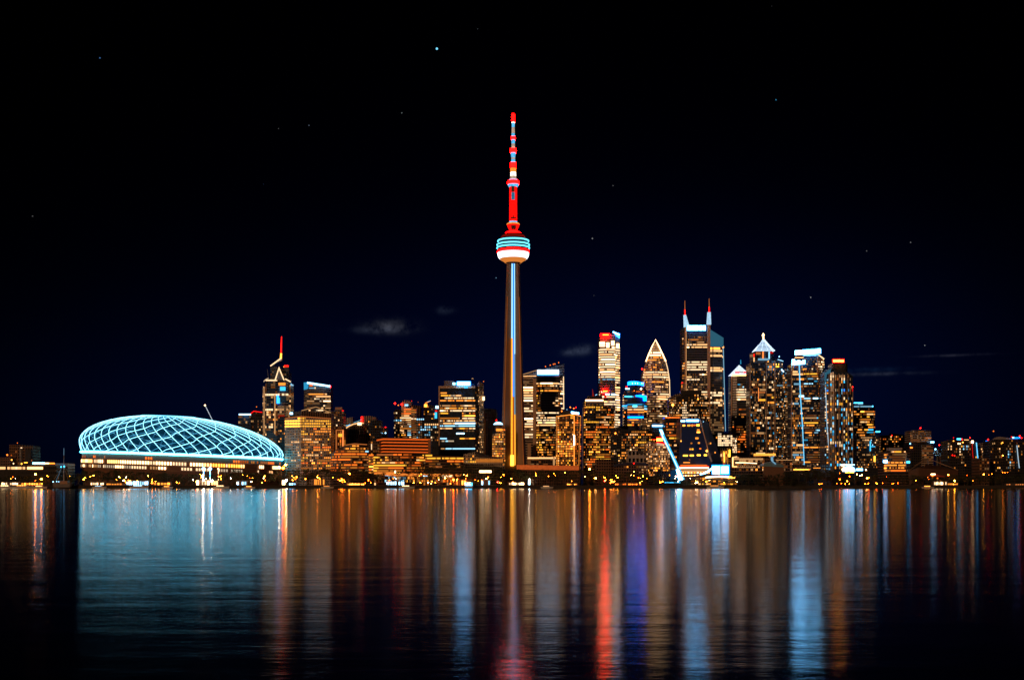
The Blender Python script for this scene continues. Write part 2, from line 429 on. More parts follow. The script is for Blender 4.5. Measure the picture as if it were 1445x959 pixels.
# long exposure: the moving surface averages to a soft mirror; fresnel over near-black depth
p = n.new('ShaderNodeBsdfAnisotropic', distribution='BECKMANN'); p.inputs['Color'].default_value = (.54, .57, .60, 1)
p2 = n.new('ShaderNodeBsdfAnisotropic', distribution='GGX'); p2.inputs['Color'].default_value = (.54, .57, .60, 1); p2.inputs['Roughness'].default_value = .125; t.links.new(bp.outputs[0], p2.inputs['Normal'])
pm_ = n.new('ShaderNodeMixShader'); pm_.inputs[0].default_value = .28; t.links.new(p.outputs[0], pm_.inputs[1]); t.links.new(p2.outputs[0], pm_.inputs[2]); t.links.new(bp.outputs[0], p.inputs['Normal'])
n.put(p.inputs['Roughness'], n.math('ADD', .100, n.math('MULTIPLY', n.noise(stretched(.004, .03), 1.0, 2.0, .5), .035)))
df = n.new('ShaderNodeBsdfDiffuse'); df.inputs[0].default_value = (.0015, .003, .006, 1)
fr = n.new('ShaderNodeFresnel'); fr.inputs[0].default_value = 1.34
mxw = n.new('ShaderNodeMixShader'); t.links.new(fr.outputs[0], mxw.inputs[0]); t.links.new(df.outputs[0], mxw.inputs[1]); t.links.new(pm_.outputs[0], mxw.inputs[2])
finish(t, mxw.outputs[0])
water = mesh_obj('water', m, wm); tag(water, 'calm black lake with long streaks of reflected city light', kind='structure')
QD = 1500.0
m = M(); m.face([(-7000, QD, GZ), (7000, QD, GZ), (7000, 9000, GZ), (-7000, 9000, GZ)])
tag(mesh_obj('ground', m, turf), 'dark city ground behind the quay', kind='structure')
m = M(); m.box(-1400, 1400, QD - 1.2, QD - .004, -2, GZ + .15); m.box(-1400, 1400, QD - 2.0, QD - 1.2, -2, .8)
tag(mesh_obj('quay_wall', m, quay_stone), 'long dark stone quay edge along the whole waterfront', 'quay', kind='structure')
m = M(); m.face([(-1400, QD + .5, GZ + .004), (1400, QD + .5, GZ + .004), (1400, QD + 9, GZ + .004), (-1400, QD + 9, GZ + .004)])
tag(mesh_obj('promenade', m, paving), 'paved waterfront promenade behind the quay', kind='structure')

# ================================================================== THE COMMUNICATIONS TOWER
TD = 1800.0
def mx(px): return px / F * TD                      # photo pixels -> metres at the tower
tw = thing('communications_tower', 'very tall concrete broadcasting tower with red-lit mast and ringed observation pod', 'tower', 724, TD)
tx, ty = X(724.2, TD), TD
m = M()                                             # three-legged concrete shaft, tapering upward
lv = [684, 655, 620, 580, 540, 500, 460, 420, 372]
hw = [20.5, 18.2, 16.6, 15.4, 14.2, 13.0, 11.9, 10.7, 9.0]
rings = []
for y, h in zip(lv, hw):
    th = mx(2.0 + h * .20); Rr = (mx(h) - .31 * th) / math.cos(PI/6); core = mx(5.0 + h * .10); z = Z(y, TD); R = []
    for k in range(3):
        a = -PI/6 - k * 2 * PI / 3 + (2 * PI / 3) * 0
        a = [-PI/6, PI/2, PI + PI/6][k]
        d = Vector((math.cos(a), math.sin(a))); s_ = Vector((-d.y, d.x))
        R += [d * core * 1.15 - s_ * th * .75, d * Rr - s_ * th * .62, d * Rr + s_ * th * .62, d * core * 1.15 + s_ * th * .75]
        a2 = a + PI / 3; R.append(Vector((math.cos(a2), math.sin(a2))) * core)
    rings.append([(tx + q.x, ty + q.y, z) for q in R])
for A, B in zip(rings, rings[1:]):
    for k in range(15): m.face([A[k], A[(k + 1) % 15], B[(k + 1) % 15], B[k]])
shaft = mesh_obj('shaft', m, plain('shaft_concrete', (.33, .20, .13), .8, noise=.35, nscale=.04), tw)
emit('fin_highlight', (1, .22, .03), .28, .5); emit('strip_gold', (1, .33, .02), 1.7, .3)
for ci in (1, 12):                                  # warm highlight on each front leg corner, painted as a glowing tube
    m = M(); m.tube([Vector(Rg[ci]) + Vector((0, -.25, 0)) for Rg in rings[:-1]], .38, 4); mesh_obj('edge_glow', m, MATS['fin_highlight'], tw)
def fronty(y):                                      # y of the front recess of the core at photo row y
    for i in range(len(lv) - 1):
        if lv[i] >= y >= lv[i+1]:
            h = hw[i] + (hw[i+1] - hw[i]) * (lv[i] - y) / (lv[i] - lv[i+1]); break
    else: h = 9.0
    return mx(5.0 + h * .10), mx(h)
def strip(name, segs, xoff):
    """light strip up the glazed lift recess: segs = [(y_low, y_high, half width px, material)]"""
    for (ya, yb, hwid, mat) in segs:
        m = M(); k = max(1, int((ya - yb) / 25)); ys = [ya + (yb - ya) * i / k for i in range(k + 1)]
        for y0, y1 in zip(ys, ys[1:]):
            c0, _ = fronty(y0); c1, _ = fronty(y1); s0 = 1 + (y0 - 372) / 283 * .35; s1 = 1 + (y1 - 372) / 283 * .35
            def q(y, c, sc, sgn, dd): return (tx + mx((xoff * sc) + sgn * hwid * sc), ty - c - dd, Z(y, TD))
            P = [q(y0, c0, s0, -1, 1.2), q(y0, c0, s0, 1, 1.2), q(y0, c0, s0, 1, .1), q(y0, c0, s0, -1, .1), q(y1, c1, s1, -1, 1.2), q(y1, c1, s1, 1, 1.2), q(y1, c1, s1, 1, .1), q(y1, c1, s1, -1, .1)]
            m.hexa(P)
        mesh_obj(name, m, MATS[mat] if mat in MATS else EM(mat), tw)
m = M()                                             # dark glazed lift channel behind the strips
for y0, y1 in zip(lv[1:], lv[2:]):
    c0, _ = fronty(y0); c1, _ = fronty(y1); a0 = mx(3.7 + (y0 - 372) / 283 * 1.6); a1 = mx(3.7 + (y1 - 372) / 283 * 1.6)
    m.hexa([(tx - a0, ty - c0, Z(y0, TD)), (tx + a0, ty - c0, Z(y0, TD)), (tx + a0, ty, Z(y0, TD)), (tx - a0, ty, Z(y0, TD)), (tx - a1, ty - c1, Z(y1, TD)), (tx + a1, ty - c1, Z(y1, TD)), (tx + a1, ty, Z(y1, TD)), (tx - a1, ty, Z(y1, TD))])
mesh_obj('lift_channel', m, metal_dark, tw)
strip('light_strip', [(478, 373, .85, 'k3'), (656, 478, 1.0, 'strip_gold')], -1.5)
strip('light_strip', [(560, 373, .75, 'b3'), (656, 560, .5, 'o2')], .35)
strip('light_strip', [(500, 373, .55, 'k3'), (585, 500, .5, 'k2'), (656, 585, .55, 'y3')], 1.85)
m = M(); c0, _ = fronty(655); m.box(tx - mx(3.9), tx + mx(1.0), ty - c0 - 2.4, ty - c0 - 1.3, Z(657, TD), Z(642, TD)); mesh_obj('entrance_light', m, EM('y4'), tw)
def ring(parent, name, prof, mat, n=40):
    """prof = [(half width px, row)], turned about the tower axis"""
    m = M(); m.lathe(tx, ty, [(mx(r), Z(y, TD)) for r, y in prof], n); return mesh_obj(name, m, EM(mat) if isinstance(mat, str) else mat, parent, smooth=True)
pod_dark = plain('pod_dark', (.05, .022, .02), .5)
pod = ring(tw, 'observation_pod', [(8.5, 372), (17.0, 366.5), (21.5, 357), (22.2, 352), (21.6, 343), (19.2, 337.5), (16, 333.5), (12, 330), (7.5, 327), (4.5, 326)], pod_dark)
emit('pod_red_dim', (1, .03, .01), .16); emit('pod_red', (1, .0004, .0003), 60); emit('pod_orange', (1, .30, .05), .7); emit('pod_cyan', (.12, .75, 1), 2.6); emit('pod_white', (.95, .95, 1), 2.2)
ring(pod, 'roof_band', [(18.8, 337.2), (18.5, 336.4), (15.6, 332.6), (15.4, 333.4)], MATS['pod_red_dim'])
ring(pod, 'roof_band', [(11.6, 330.0), (11.2, 329.0), (6.2, 326.2), (6.0, 327.0)], MATS['pod_red'])
for y, r in ((340.2, 21.9), (345.6, 22.9), (349.9, 23.0)):
    ring(pod, 'light_ring', [(r, y + .9), (r + .55, y + .5), (r + .55, y - .5), (r, y - .9), (r - .9, y)], MATS['pod_cyan'], 48)
ring(pod, 'rim_band', [(22.3, 357.0), (22.5, 355.2), (22.2, 353.6)], MATS['pod_red'], 48)
ring(pod, 'radome', [(19.2, 365.4), (21.3, 362.5), (22.2, 359.6), (22.3, 357.1)], MATS['pod_white'], 48)
ring(pod, 'underside_ring', [(11.0, 371.0), (16.2, 367.2), (16.5, 366.9)], MATS['pod_orange'], 48)
ring(pod, 'underside_ring', [(17.2, 367.0), (19.0, 365.5)], MATS['pod_orange'], 48)
# upper shaft and mast
emit('mast_red', (1, .0004, .0003), 70.0, .75); emit('mast_red_soft', (1, .005, .003), 1.5, .85); emit('mast_red_dark', (1, .03, .01), .35, .3); emit('mast_cyan', (.10, .50, .85), 1.1, .8); emit('mast_white', (1, .85, .7), 3.0, .5); emit('mast_orange', (1, .28, .03), 1.2, .6); emit('mast_pale', (.8, .55, .4), .6, .9)  # floodlighting of the mast is put into these emission colours
up = ring(tw, 'upper_shaft', [(4.6, 327), (5.4, 318.5), (5.5, 314)], metal_dark, 20)
ring(up, 'collar', [(5.0, 326.5), (8.6, 318.5), (9.0, 316.5), (5.5, 315.6)], MATS['mast_red_soft'], 28)
ring(up, 'collar_rim', [(9.1, 317.2), (9.3, 316.4), (8.2, 315.2)], MATS['mast_orange'], 28)
ring(up, 'collar_rim', [(5.7, 314.6), (5.9, 313.6), (5.7, 312.6)], MATS['mast_cyan'], 28)
m = M(); m.box(tx - mx(2.8), tx + mx(3.8), ty - mx(8.3), ty - mx(6.4), Z(325.5, TD), Z(319.5, TD)); mesh_obj('dark_gap', m, metal_dark, up)
ring(tw, 'red_shaft', [(5.6, 312.2), (5.5, 300), (5.4, 280), (5.4, 263.5)], MATS['mast_red_soft'], 24)
m = M(); m.box(tx - mx(2.6), tx + mx(1.8), ty - mx(5.9), ty - mx(4.9), Z(272, TD), Z(264, TD)); mesh_obj('service_panel', m, plain('panel_grey', (.25, .14, .10)), tw)
m = M(); m.box(tx - mx(2.6), tx + mx(2.3), ty - mx(5.9), ty - mx(4.9), Z(283, TD), Z(272.5, TD)); mesh_obj('screen_panel', m, emit('panel_blue', (.05, .30, .50), .5, .9), tw)
m = M(); m.box(tx - mx(3.6), tx + mx(4.0), ty - mx(5.7), ty - mx(5.0), Z(309.7, TD), Z(307.9, TD)); m.box(tx - mx(.6), tx + mx(.8), ty - mx(5.72), ty - mx(5.0), Z(307.9, TD), Z(305, TD))
mesh_obj('dark_mark', m, metal_dark, tw)
ring(tw, 'mast_platform', [(5.4, 264), (6.6, 263.5), (8.0, 260.5)], MATS['mast_cyan'], 28)
ring(tw, 'mast_platform', [(8.0, 260.4), (8.6, 258.4), (8.4, 256.6), (6.4, 254.8), (4.4, 254.3)], MATS['mast_red'], 28)
ring(tw, 'mast_ledge', [(4.8, 254.3), (5.9, 253.4), (4.4, 252.8)], MATS['mast_cyan'], 24)
mast = [(4.6, 252.8, 4.1, 248.6, 'mast_pale'), (4.1, 248.6, 3.8, 243.2, 'mast_white'), (4.1, 243.2, 4.1, 237.6, 'mast_orange'), (4.2, 237.6, 4.2, 229.8, 'mast_red'), (3.3, 229.8, 2.6, 225, 'mast_cyan'), (2.6, 225, 2.7, 222.6, 'mast_pale'),
        (2.7, 222.6, 3.6, 215.6, 'mast_cyan'), (4.3, 215.6, 5.0, 212.6, 'mast_red'), (5.0, 212.6, 4.0, 209.6, 'mast_red'), (2.6, 209.6, 2.3, 203, 'mast_pale'), (2.3, 203, 2.7, 197.2, 'mast_cyan'), (3.2, 197.2, 3.2, 193.2, 'mast_red'),
        (2.4, 193.2, 2.2, 188.4, 'mast_cyan'), (2.2, 188.4, 2.0, 180, 'mast_pale'), (2.0, 180, 2.1, 173.6, 'mast_cyan'), (2.5, 173.6, 2.5, 172.8, 'mast_white'), (2.3, 172.8, 2.4, 161.5, 'mast_red'), (2.4, 161.5, 1.2, 160.3, 'mast_red')]
for r0, y0, r1, y1, mt in mast: ring(tw, 'mast_section', [(r0, y0), (r1, y1)], MATS[mt], 14)

# ================================================================== THE STADIUM
SD = 1580.0
st = thing('domed_stadium', 'large oval stadium roofed by a glowing white lattice dome', 'stadium', 258, SD)
SC = SD + 95
scx, scy = X(258, SC), SC
A_, B_, HZ = 140.5 / F * SC, 92.0, 47.5 / F * SC
zrim = Z(634.8, SC); tilt = math.radians(2.05)
def dome(th, tt, out=0.0):
    r = math.cos(tt); s_ = math.sin(tt)
    x = (A_ + out) * math.cos(th) * r; y = (B_ + out) * math.sin(th) * r; z = (HZ + out) * s_
    x -= (23 / F * SC) * max(0, s_)
    return (scx + x * math.cos(tilt) + z * math.sin(tilt), scy + y, zrim + z * math.cos(tilt) - x * math.sin(tilt))
T0, T1 = -.16, 1.30
mm, n_, t_ = newmat('dome_membrane')
tr = n_.new('ShaderNodeBsdfTransparent'); tr.inputs[0].default_value = (.55, .75, .9, 1)
e = n_.new('ShaderNodeEmission'); e.inputs[0].default_value = (.006, .085, .17, 1)  # light from inside the dome is put into the membrane's own emission
gp = n_.new('ShaderNodeNewGeometry').outputs['Position']
n_.put(e.inputs[1], n_.math('ADD', .10, n_.math('MULTIPLY', n_.math('POWER', n_.noise(gp, .035, 3.0, .7), 2.0), 1.2)))
mxs = n_.new('ShaderNodeMixShader'); mxs.inputs[0].default_value = .62
t_.links.new(tr.outputs[0], mxs.inputs[1]); t_.links.new(e.outputs[0], mxs.inputs[2]); finish(t_, mxs.outputs[0])
m = M(); NU, NV = 96, 14
for i in range(NU):
    for j in range(NV):
        a, b = 2 * PI * i / NU, 2 * PI * (i + 1) / NU; c, d = T0 + (T1 - T0) * j / NV, T0 + (T1 - T0) * (j + 1) / NV
        m.face([dome(a, c), dome(b, c), dome(b, d), dome(a, d)])
mesh_obj('dome_skin', m, mm, st, smooth=True)
emit('rib_white', (.30, .80, 1), 3.2); emit('rib_cyan', (.08, .50, .85), .8); emit('rim_white', (.075, .62, .92), 13.5); emit('ridge_cyan', (.16, .66, 1), 1.7)
NA, NB = 54, 46
for i in range(NA):
    th0 = 2 * PI * i / NA
    m = M(); pts = [dome(th0 + .52 - (.22 * ((T0 + (T1 - T0) * k / 12) - T0)), T0 + (T1 - T0) * k / 12, .5) for k in range(13)]
    m.tube(pts, [.38] * 6 + [.35, .33, .3, .28, .26, .25, .24], 5); mesh_obj('rib', m, MATS['rib_white'], st)
for i in range(NB):
    th0 = 2 * PI * i / NB + .05 * math.sin(i * 3.7)
    m = M(); pts = [dome(th0 + (.95 * ((T0 + (T1 - T0) * k / 12) - T0)) + .03 * math.sin(k * 1.9 + i), T0 + (T1 - T0) * k / 12, .3) for k in range(13)]
    m.tube(pts, [.32] * 8 + [.29, .27, .25, .23, .22], 5); mesh_obj('cross_rib', m, MATS['rib_cyan'] if i % 2 else MATS['rib_white'], st)
m = M()
for i in range(NU):
    a, b = 2 * PI * i / NU, 2 * PI * (i + 1) / NU
    m.tube([dome(a, T0, .9), dome(b, T0, .9)], 1.75, 6, cap=False)
mesh_obj('base_ring', m, MATS['rim_white'], st, smooth=True)
m = M()
for i in range(48):
    a, b = 2 * PI * i / 48, 2 * PI * (i + 1) / 48
    m.tube([dome(a, T1, .4), dome(b, T1, .4)], .9, 5, cap=False)
mesh_obj('crown_ring', m, MATS['ridge_cyan'], st, smooth=True)
m = M()                                             # small dark clamps on the base ring
for i in range(NA):
    a = 2 * PI * (i + .5) / NA
    c = dome(a, T0 + .035, 1.8); m.octa(c, .95)
mesh_obj('rib_clamps', m, metal_dark, st)
# seating drum with its three window bands
m = M(); NU = 96
def drum(th, z, o=0.0): return (scx + (A_ * .985 + o) * math.cos(th), scy + (B_ * .985 + o) * math.sin(th), z - (0 if z < 20 else (A_ * .985) * math.cos(th) * math.sin(tilt)))
for i in range(NU):
    a, b = 2 * PI * i / NU, 2 * PI * (i + 1) / NU
    m.face([drum(a, GZ), drum(b, GZ), drum(b, Z(641.5, SD)), drum(a, Z(641.5, SD))])
m.face([drum(2 * PI * i / NU, Z(641.5, SD)) for i in range(NU)])
mesh_obj('seating_drum', m, plain('drum_brown', (.17, .085, .05), .8, noise=.3), st)
sr = random.Random(3); NW = 300
for (y0, y1, dens, pal, o) in ((645.2, 648.6, .34, 'mix1', .5), (651.0, 655.6, .86, 'mix2', 1.2), (658.4, 662.2, .62, 'mix3', 1.8)):
    run, lit = [], False
    # ledge under each band
    mm_ = M()
    for i in range(64):
        a, b = PI + PI * i / 64, PI + PI * (i + 1) / 64
        za, zb = Z(y1 + 1.6, SD), Z(y1 + .7, SD)
        mm_.hexa([drum(a, za, o + .6), drum(b, za, o + .6), drum(b, za, 0), drum(a, za, 0), drum(a, zb, o + .6), drum(b, zb, o + .6), drum(b, zb, 0), drum(a, zb, 0)])
    mesh_obj('ledge', mm_, concrete_brown, st)
    k = 0; runs = []
    while k < 112:
        L = sr.randint(1, 5)
        if sr.random() < dens: runs.append((k, min(112, k + L), pick(dict(mix1=[('o2', 2), ('a3', 2), ('d2', 3), ('n3', 1)], mix2=[('n4', 4), ('w3', 4), ('a3', 1)], mix3=[('w3', 3), ('a3', 2), ('n4', 2)])[pal] and {'mix1': 'orange', 'mix2': 'bright', 'mix3': 'white'}[pal], sr)))
        k += L + (1 if sr.random() < (1 - dens) * 1.1 else 0)
    for ka, kb, mt in runs:
        m = M()
        for k in range(ka, kb):
            a = PI + .05 + (PI - .1) * k / 112; da = (PI - .1) / 112
            za, zb = Z(y1, SD), Z(y0, SD)
            m.face([drum(a + da * .18, za, o), drum(a + da * .80, za, o), drum(a + da * .80, zb, o), drum(a + da * .18, zb, o)])
        mesh_obj('window', m, EM(mt), st)
m = M(); m.tube([P3(300, 593, SD + 60), P3(298, 589, SD + 60), P3(295, 583, SD + 60), P3(292.5, 578, SD + 60), P3(290, 573, SD + 60)], .45, 5); pl = mesh_obj('lamp_mast', m, emit('mast_glow', (.7, .8, .9), .8, 1.0), st)
m = M(); m.octa(P3(289.3, 571.5, SD + 60), 1.5); mesh_obj('mast_lamp', m, EM('n4'), pl)
for px, r, mt in ((287.2, 2.4, 'k5'), (296.4, 2.5, 'k5'), (308, 1.4, 'n4')):
    m = M(); D_ = SD - 30
    m.octa(P3(px, 661, D_), r); m.box(X(px, D_) - .3, X(px, D_) + .3, D_ + .2, D_ + .8, GZ, Z(662, D_))
    tag(mesh_obj('floodlight', m, EM(mt)), {287.2: 'left of two white floodlights in front of the stadium', 296.4: 'right of two white floodlights in front of the stadium', 308: 'small pale lamp right of the two stadium floodlights'}[px], 'floodlight')

# ================================================================== THE CITY, left to right
# --- far left
b = Tower('apartment_block', 'plain brown block with dark slots at the far left shore', 'building', 30, 1660)
b.body([(13, 4), (22.8, 0), (46, 2)], [626.8, 627, 628], style='grid', wall='brown', pal='dim', dens=.03)
b.box(27.2, 30.2, 632, 676, metal_dark, 'dark_slot', -.8, .1); b.box(35.5, 43.8, 633.5, 655, facade_mat('grid', 'dark', 'k'), 'balcony_bay', -.8, .1)
b.beacon(24.5, 624.6, 'o3', .8); b.box(29, 31, 630.8, 632.2, 'n3', 'window', -1.6, -.9); b.close()
b = Tower('apartment_block', 'low brown annex left of the plain brown block', 'building', 5, 1650)
b.body([(-12, 0), (14, 0)], 645, style='grid', wall='brown', pal='dim', dens=.03); b.beacon(10.2, 641.5, 'o4', 1.3, -2); b.beacon(16, 642, 'o2', 1.2, -2); b.beacon(16.4, 648.5, 'a4', 1.3, -2); b.beacon(19, 653.6, 'n4', 1.0, -4); b.beacon(30.5, 654, 'y4', 1.3, -4); b.close()
b = Tower('terminal_building', 'long low building with a row of white windows at the left shore', 'building', 40, 1600)
b.body([(-20, 0), (80, 0)], 657, vis=664, fh=6, bay=2.6, style='ribbon', wall='dark', pal='strip', dens=.0, rules=((-20, 64, 658, 664, 'strip', .75, .3),))
b.box(46, 62, 652, 654.4, 'k5', 'roof_sign', 0, 2); b.box(62.5, 69, 652.4, 654.2, 'n4', 'roof_sign', 0, 2); b.box(69.3, 76.5, 652.6, 654.2, 'o4', 'roof_sign', 0, 2); b.box(34, 38, 651.8, 652.8, 'y4', 'roof_sign', 0, 2)
b.box(44, 78, 654.4, 657, metal_dark, 'roof_plant', -.5, 10); b.close()
b = Tower('office_block', 'low brown building behind the rigged ship', 'building', 86, 1640)
b.body([(76, 0), (95.5, 0)], 653, vis=664, style='grid', wall='brown', pal='amber', dens=.0, rules=((76, 100, 659, 662, 'amber', .8),)); b.close()

# --- between stadium and the central tower
b = Tower('office_tower', 'small grey tower with a white-lit roofline beside the twin-peaked spire tower', 'tower', 345, 2150)
b.body([(336.5, 6), (344, 0), (353.8, 5)], 585.5, vis=612, style='curtain', wall='steel', glass='n', pal='tan', dens=.05, fh=5); b.box(337, 353.5, 583.6, 585.2, 'k4', 'roof_light', -3, 0); b.close()
b = Tower('office_tower', 'dark tower with a thin red roofline left of the spire tower', 'tower', 362, 2100)
b.body([(354, 3), (358, 0), (370.5, 0)], [583, 580, 581.5], vis=615, wall='dark', pal='warm', dens=.13, fh=5)
b.bar([(354.2, 583), (358, 579.8), (370, 581.4)], .8, 'r3', 'roof_light'); b.beacon(362, 573.8, 'o3', 1.2); b.bar([(362, 574), (362, 580)], .3, metal_dark, 'antenna'); b.close()

b = Tower('spire_tower', 'dark tower with white gables, slanted crown and a red needle spire', 'skyscraper', 390, 1950)
b.body([(370.5, 8), (373, 5), (377, 5)], 544.5, vis=618, wall='tan', glass='k', pal='tan', dens=.55, fh=3.6, bay=2.2)
b.body([(374.5, 3), (376, 0), (391.5, 0)], 537.5, vis=624, wall='steel', glass='b', style='curtain', pal='warm', dens=.17, stick=.3, rules=((374, 392, 555, 558.5, 'white', .95), (374, 392, 577, 580.5, 'strip', .95), (374, 392, 591.5, 594, 'amber', .95)))
b.body([(391.5, 2), (402, 2), (407, 4), (410, 8)], [540, 537, 538.5, 539.5], vis=600, wall='tan', glass='b', style='curtain', pal='tan', dens=.35, stick=.3, rules=((391, 403, 541, 572, 'w2', 0), (391, 410, 555, 557.5, 'white', .9)))
b.body([(381.5, 12), (386, 10), (396.5, 10), (407, 12)], [517, 515, 523, 523], vis=536, wall='steel', glass='k', pal='dim', dens=.15, name='upper_core')
b.poly([(387.5, 535.5), (393.6, 517), (401.5, 536), (399.9, 536), (393.6, 520.8), (389.3, 535.5)], 'n3', 'gable_light', -2.6, -1.4)
b.poly([(389.3, 536), (393.6, 520.6), (399.9, 536)], facade_mat('ribbon', 'grey', 'k'), 'gable', -1.8, 8)
b.poly([(381, 516.8), (396.8, 504.6), (397.4, 508), (391, 510.5)], paint_white, 'crown_blade', 6, 12); b.bar([(381.5, 516.2), (396.5, 505.2)], 1.0, 'n3', 'crown_light', dd=5)
b.bar([(396.3, 508, 9), (396.4, 503, 9), (396.7, 498.4, 9)], [1.7, 1.4, 1.3], 'y4', 'spire_base'); b.bar([(396.7, 498.4, 9), (397.3, 474.5, 9)], [1.0, .55], 'r4', 'spire')
b.bar([(378.8, 534), (377.2, 520.5)], .35, metal_grey, 'antenna', dd=6)
b.bar([(372, 538.2, 0), (374, 536, 0), (377, 534.2, 0), (379, 533.4, 0)], .8, 'n2', 'cornice_light'); b.box(374.8, 391, 535.4, 537.2, 'n3', 'cornice_light', -1.5, 0); b.bar([(402.5, 534.4), (406.5, 536.5), (410, 538.4)], 1.1, 'n3', 'cornice_light')
b.box(401, 406.8, 515.2, 517.2, 'r4', 'roof_light', 8, 10); b.box(399.8, 401, 516.6, 518, 'a3', 'roof_light', 8, 10); b.box(401, 407.4, 517.4, 524, metal_dark, 'roof_plant', 9, 16)
b.box(393, 402.6, 539.8, 543.2, 'a3', 'lit_floor', -1, .4); b.box(395.2, 402.6, 545.4, 550.8, 'c3', 'screen', -1.2, .4); b.box(390.2, 393, 557.4, 569, 'b4', 'screen', -1.4, 1.2); b.box(393, 394.8, 561, 569, 'c3', 'screen', -1.4, .4); b.box(395, 403, 557.8, 567, glass_blue, 'screen', -1.1, .4, 'unlit blue screen')
b.box(387.0, 388.6, 556, 612, 'w2', 'light_strip', -1.1, -.2); b.box(372, 373, 547, 610, 'w2', 'light_strip', 2, 3); b.close()
b = Tower('office_block', 'narrow dark block with a red top in front of the spire tower', 'building', 397, 1850)
b.body([(392.5, 2), (395, 0), (403, 0)], 587, vis=640, wall='dark', pal='amber', dens=.13, rules=((392, 404, 589, 592, 'white', .9),)); b.box(393, 401.5, 585, 587.4, emit('dull_red', (1, .04, .01), .25), 'roof_light', -1, 0); b.close()

b = Tower('office_tower', 'grey tower with a pale blue roof edge and white corner frame', 'tower', 447, 2100)
b.body([(429, 4), (433, 0), (466.5, 0)], [540.5, 541.5, 546.5], vis=590, wall='grey', glass='b', style='ribbon', pal='white', dens=.22, stick=.4, fh=4, rules=((429, 467, 540, 553.5, 'w1', 0), (433, 456, 554, 556.5, 'amber', 1, .9), (459, 467, 558, 582, 'tan', .8), (429, 444, 565, 572, 'tan', .7)))
b.poly([(428.6, 539.5), (434.6, 539), (434.6, 548), (428.8, 549.6)], 'c2', 'corner_frame', -2.2, 0); b.bar([(433.5, 539.8), (466.5, 544.9)], 1.7, 'k4', 'roof_light', dd=-2); b.bar([(466.3, 543.8), (466.6, 546.8)], 1.0, 'r4', 'roof_light', dd=-3)
b.box(436, 443.8, 546.4, 548, 'k2', 'lettering', -1.2, -.2); b.box(444, 445.2, 546, 548.2, 'n3', 'lettering', -1.2, -.2); b.box(436.5, 441, 542.8, 544.4, 'o3', 'lettering', -1.2, -.2); b.close()

b = Tower('office_block', 'broad orange-lit office block with three bright upper floors', 'building', 435, 1680)
b.body([(401.8, 9), (424.5, 0), (467.2, 5)], [590.2, 588, 591], vis=663, fh=3.7, bay=2.5, wall='tan', glass='k', style='grid', pal='gold', dens=.55, stick=.35, maxrun=9, floorvar=.45,
       rules=((401, 424, 600, 664, 'tan', .5), (405, 419, 604, 640, 'warm', .22), (401, 468, 587, 601.5, 'y4', .97, .6), (425, 468, 589, 601.5, 'y3', .97, .7), (425, 441, 602, 640, 'gold', .42)))
b.body([(408.5, 24), (425.3, 8), (467.5, 12)], [580.5, 578.8, 582.5], vis=560, wall='brown', glass='k', style='vert', pal='dim', dens=0, name='penthouse', panels=False)
b.bar([(425.3, 579.2), (446, 573.8), (467, 582)], .5, 'w2', 'roof_light', dd=9); b.box(409, 413, 581.5, 584.5, 'k4', 'roof_light', -2, -1)
b.box(423.6, 425.4, 588, 660, pier_tan, 'corner_pier', -.9, 1); b.bar([(402, 590), (424.5, 587.4), (467, 590.4)], .7, 'd2', 'cornice_light'); b.close()
b = Tower('office_tower', 'dark tower with a glowing brown cap right of the orange office block', 'tower', 476, 1900)
b.body([(466, 3), (471, 0), (485, 2)], [580, 580, 580.5], vis=640, wall='brown', pal='dim', dens=.3, style='grid', rules=((472, 480, 588, 600, 'white', .45), (466, 472, 580, 606, 'amber', .4)))
b.box(473, 482.5, 574.3, 577.8, plain('cap_tan', (.6, .3, .15)), 'roof_cap', 2, 12); b.box(482.5, 485, 578.4, 579.8, 'r3', 'roof_light', -1, 0); b.box(472, 483.5, 577.8, 580.2, metal_dark, 'roof_plant', 1, 12); b.close()
b = Tower('office_block', 'narrow orange-framed block beside the curved banded offices', 'building', 480, 1720)
b.body([(473, 0), (488, 2)], 604, vis=655, wall='brown', pal='orange', dens=.5, fh=4, style='vert'); b.bar([(474.5, 606), (474.5, 642)], .9, 'd2', 'frame_light'); b.bar([(474.5, 606.5), (485, 606.5)], .9, 'd2', 'frame_light'); b.bar([(484, 606.5), (484, 642)], 1.1, 'd3', 'frame_light'); b.box(477.5, 483.5, 611.5, 616, 'y3', 'lit_floor', -1, 0); b.close()
b = Tower('office_block', 'brown block left of the arched white roof', 'building', 490, 2050)
b.body([(485.5, 2), (497.5, 0)], [589.8, 588.2], vis=612, wall='pale', pal='dim', dens=.04, style='vert'); b.close()
b = Tower('exhibition_hall', 'hall with a curved pale roof glowing under its edge', 'building', 503, 1950)
b.body([(487.5, 0), (493, 0), (499, 0), (506, 0), (513, 0)], [605, 601.5, 598.5, 597, 597.5], vis=600, wall='brown', pal='dim', dens=0, panels=False)
b.bar([(487, 604.5), (492, 601), (499, 598), (506, 596.6), (513, 596.8)], .9, 'w3', 'roof_light'); b.bar([(486, 598), (489.5, 600.5), (494, 598.5)], .55, 'c3', 'roof_light', dd=-4); b.box(504.5, 510, 595.8, 599.5, 'n4', 'lit_floor', -2, -1); b.bar([(499, 596), (506, 593.6), (510, 591.5)], .45, 'k2', 'roof_light', dd=-3); b.close()
b = Tower('office_block', 'pale block with a red-lit left edge', 'building', 518, 2000)
b.body([(509.5, 0), (521, 0), (530.5, 2)], [587.2, 586.2, 588], vis=612, wall='pale', pal='dim', dens=.05, style='vert'); b.box(509.3, 512, 587.4, 597, 'r4', 'edge_glow', -1.2, 0); b.close()
b = Tower('office_block', 'dark block with scattered windows behind the orange-striped hall', 'building', 528, 1900)
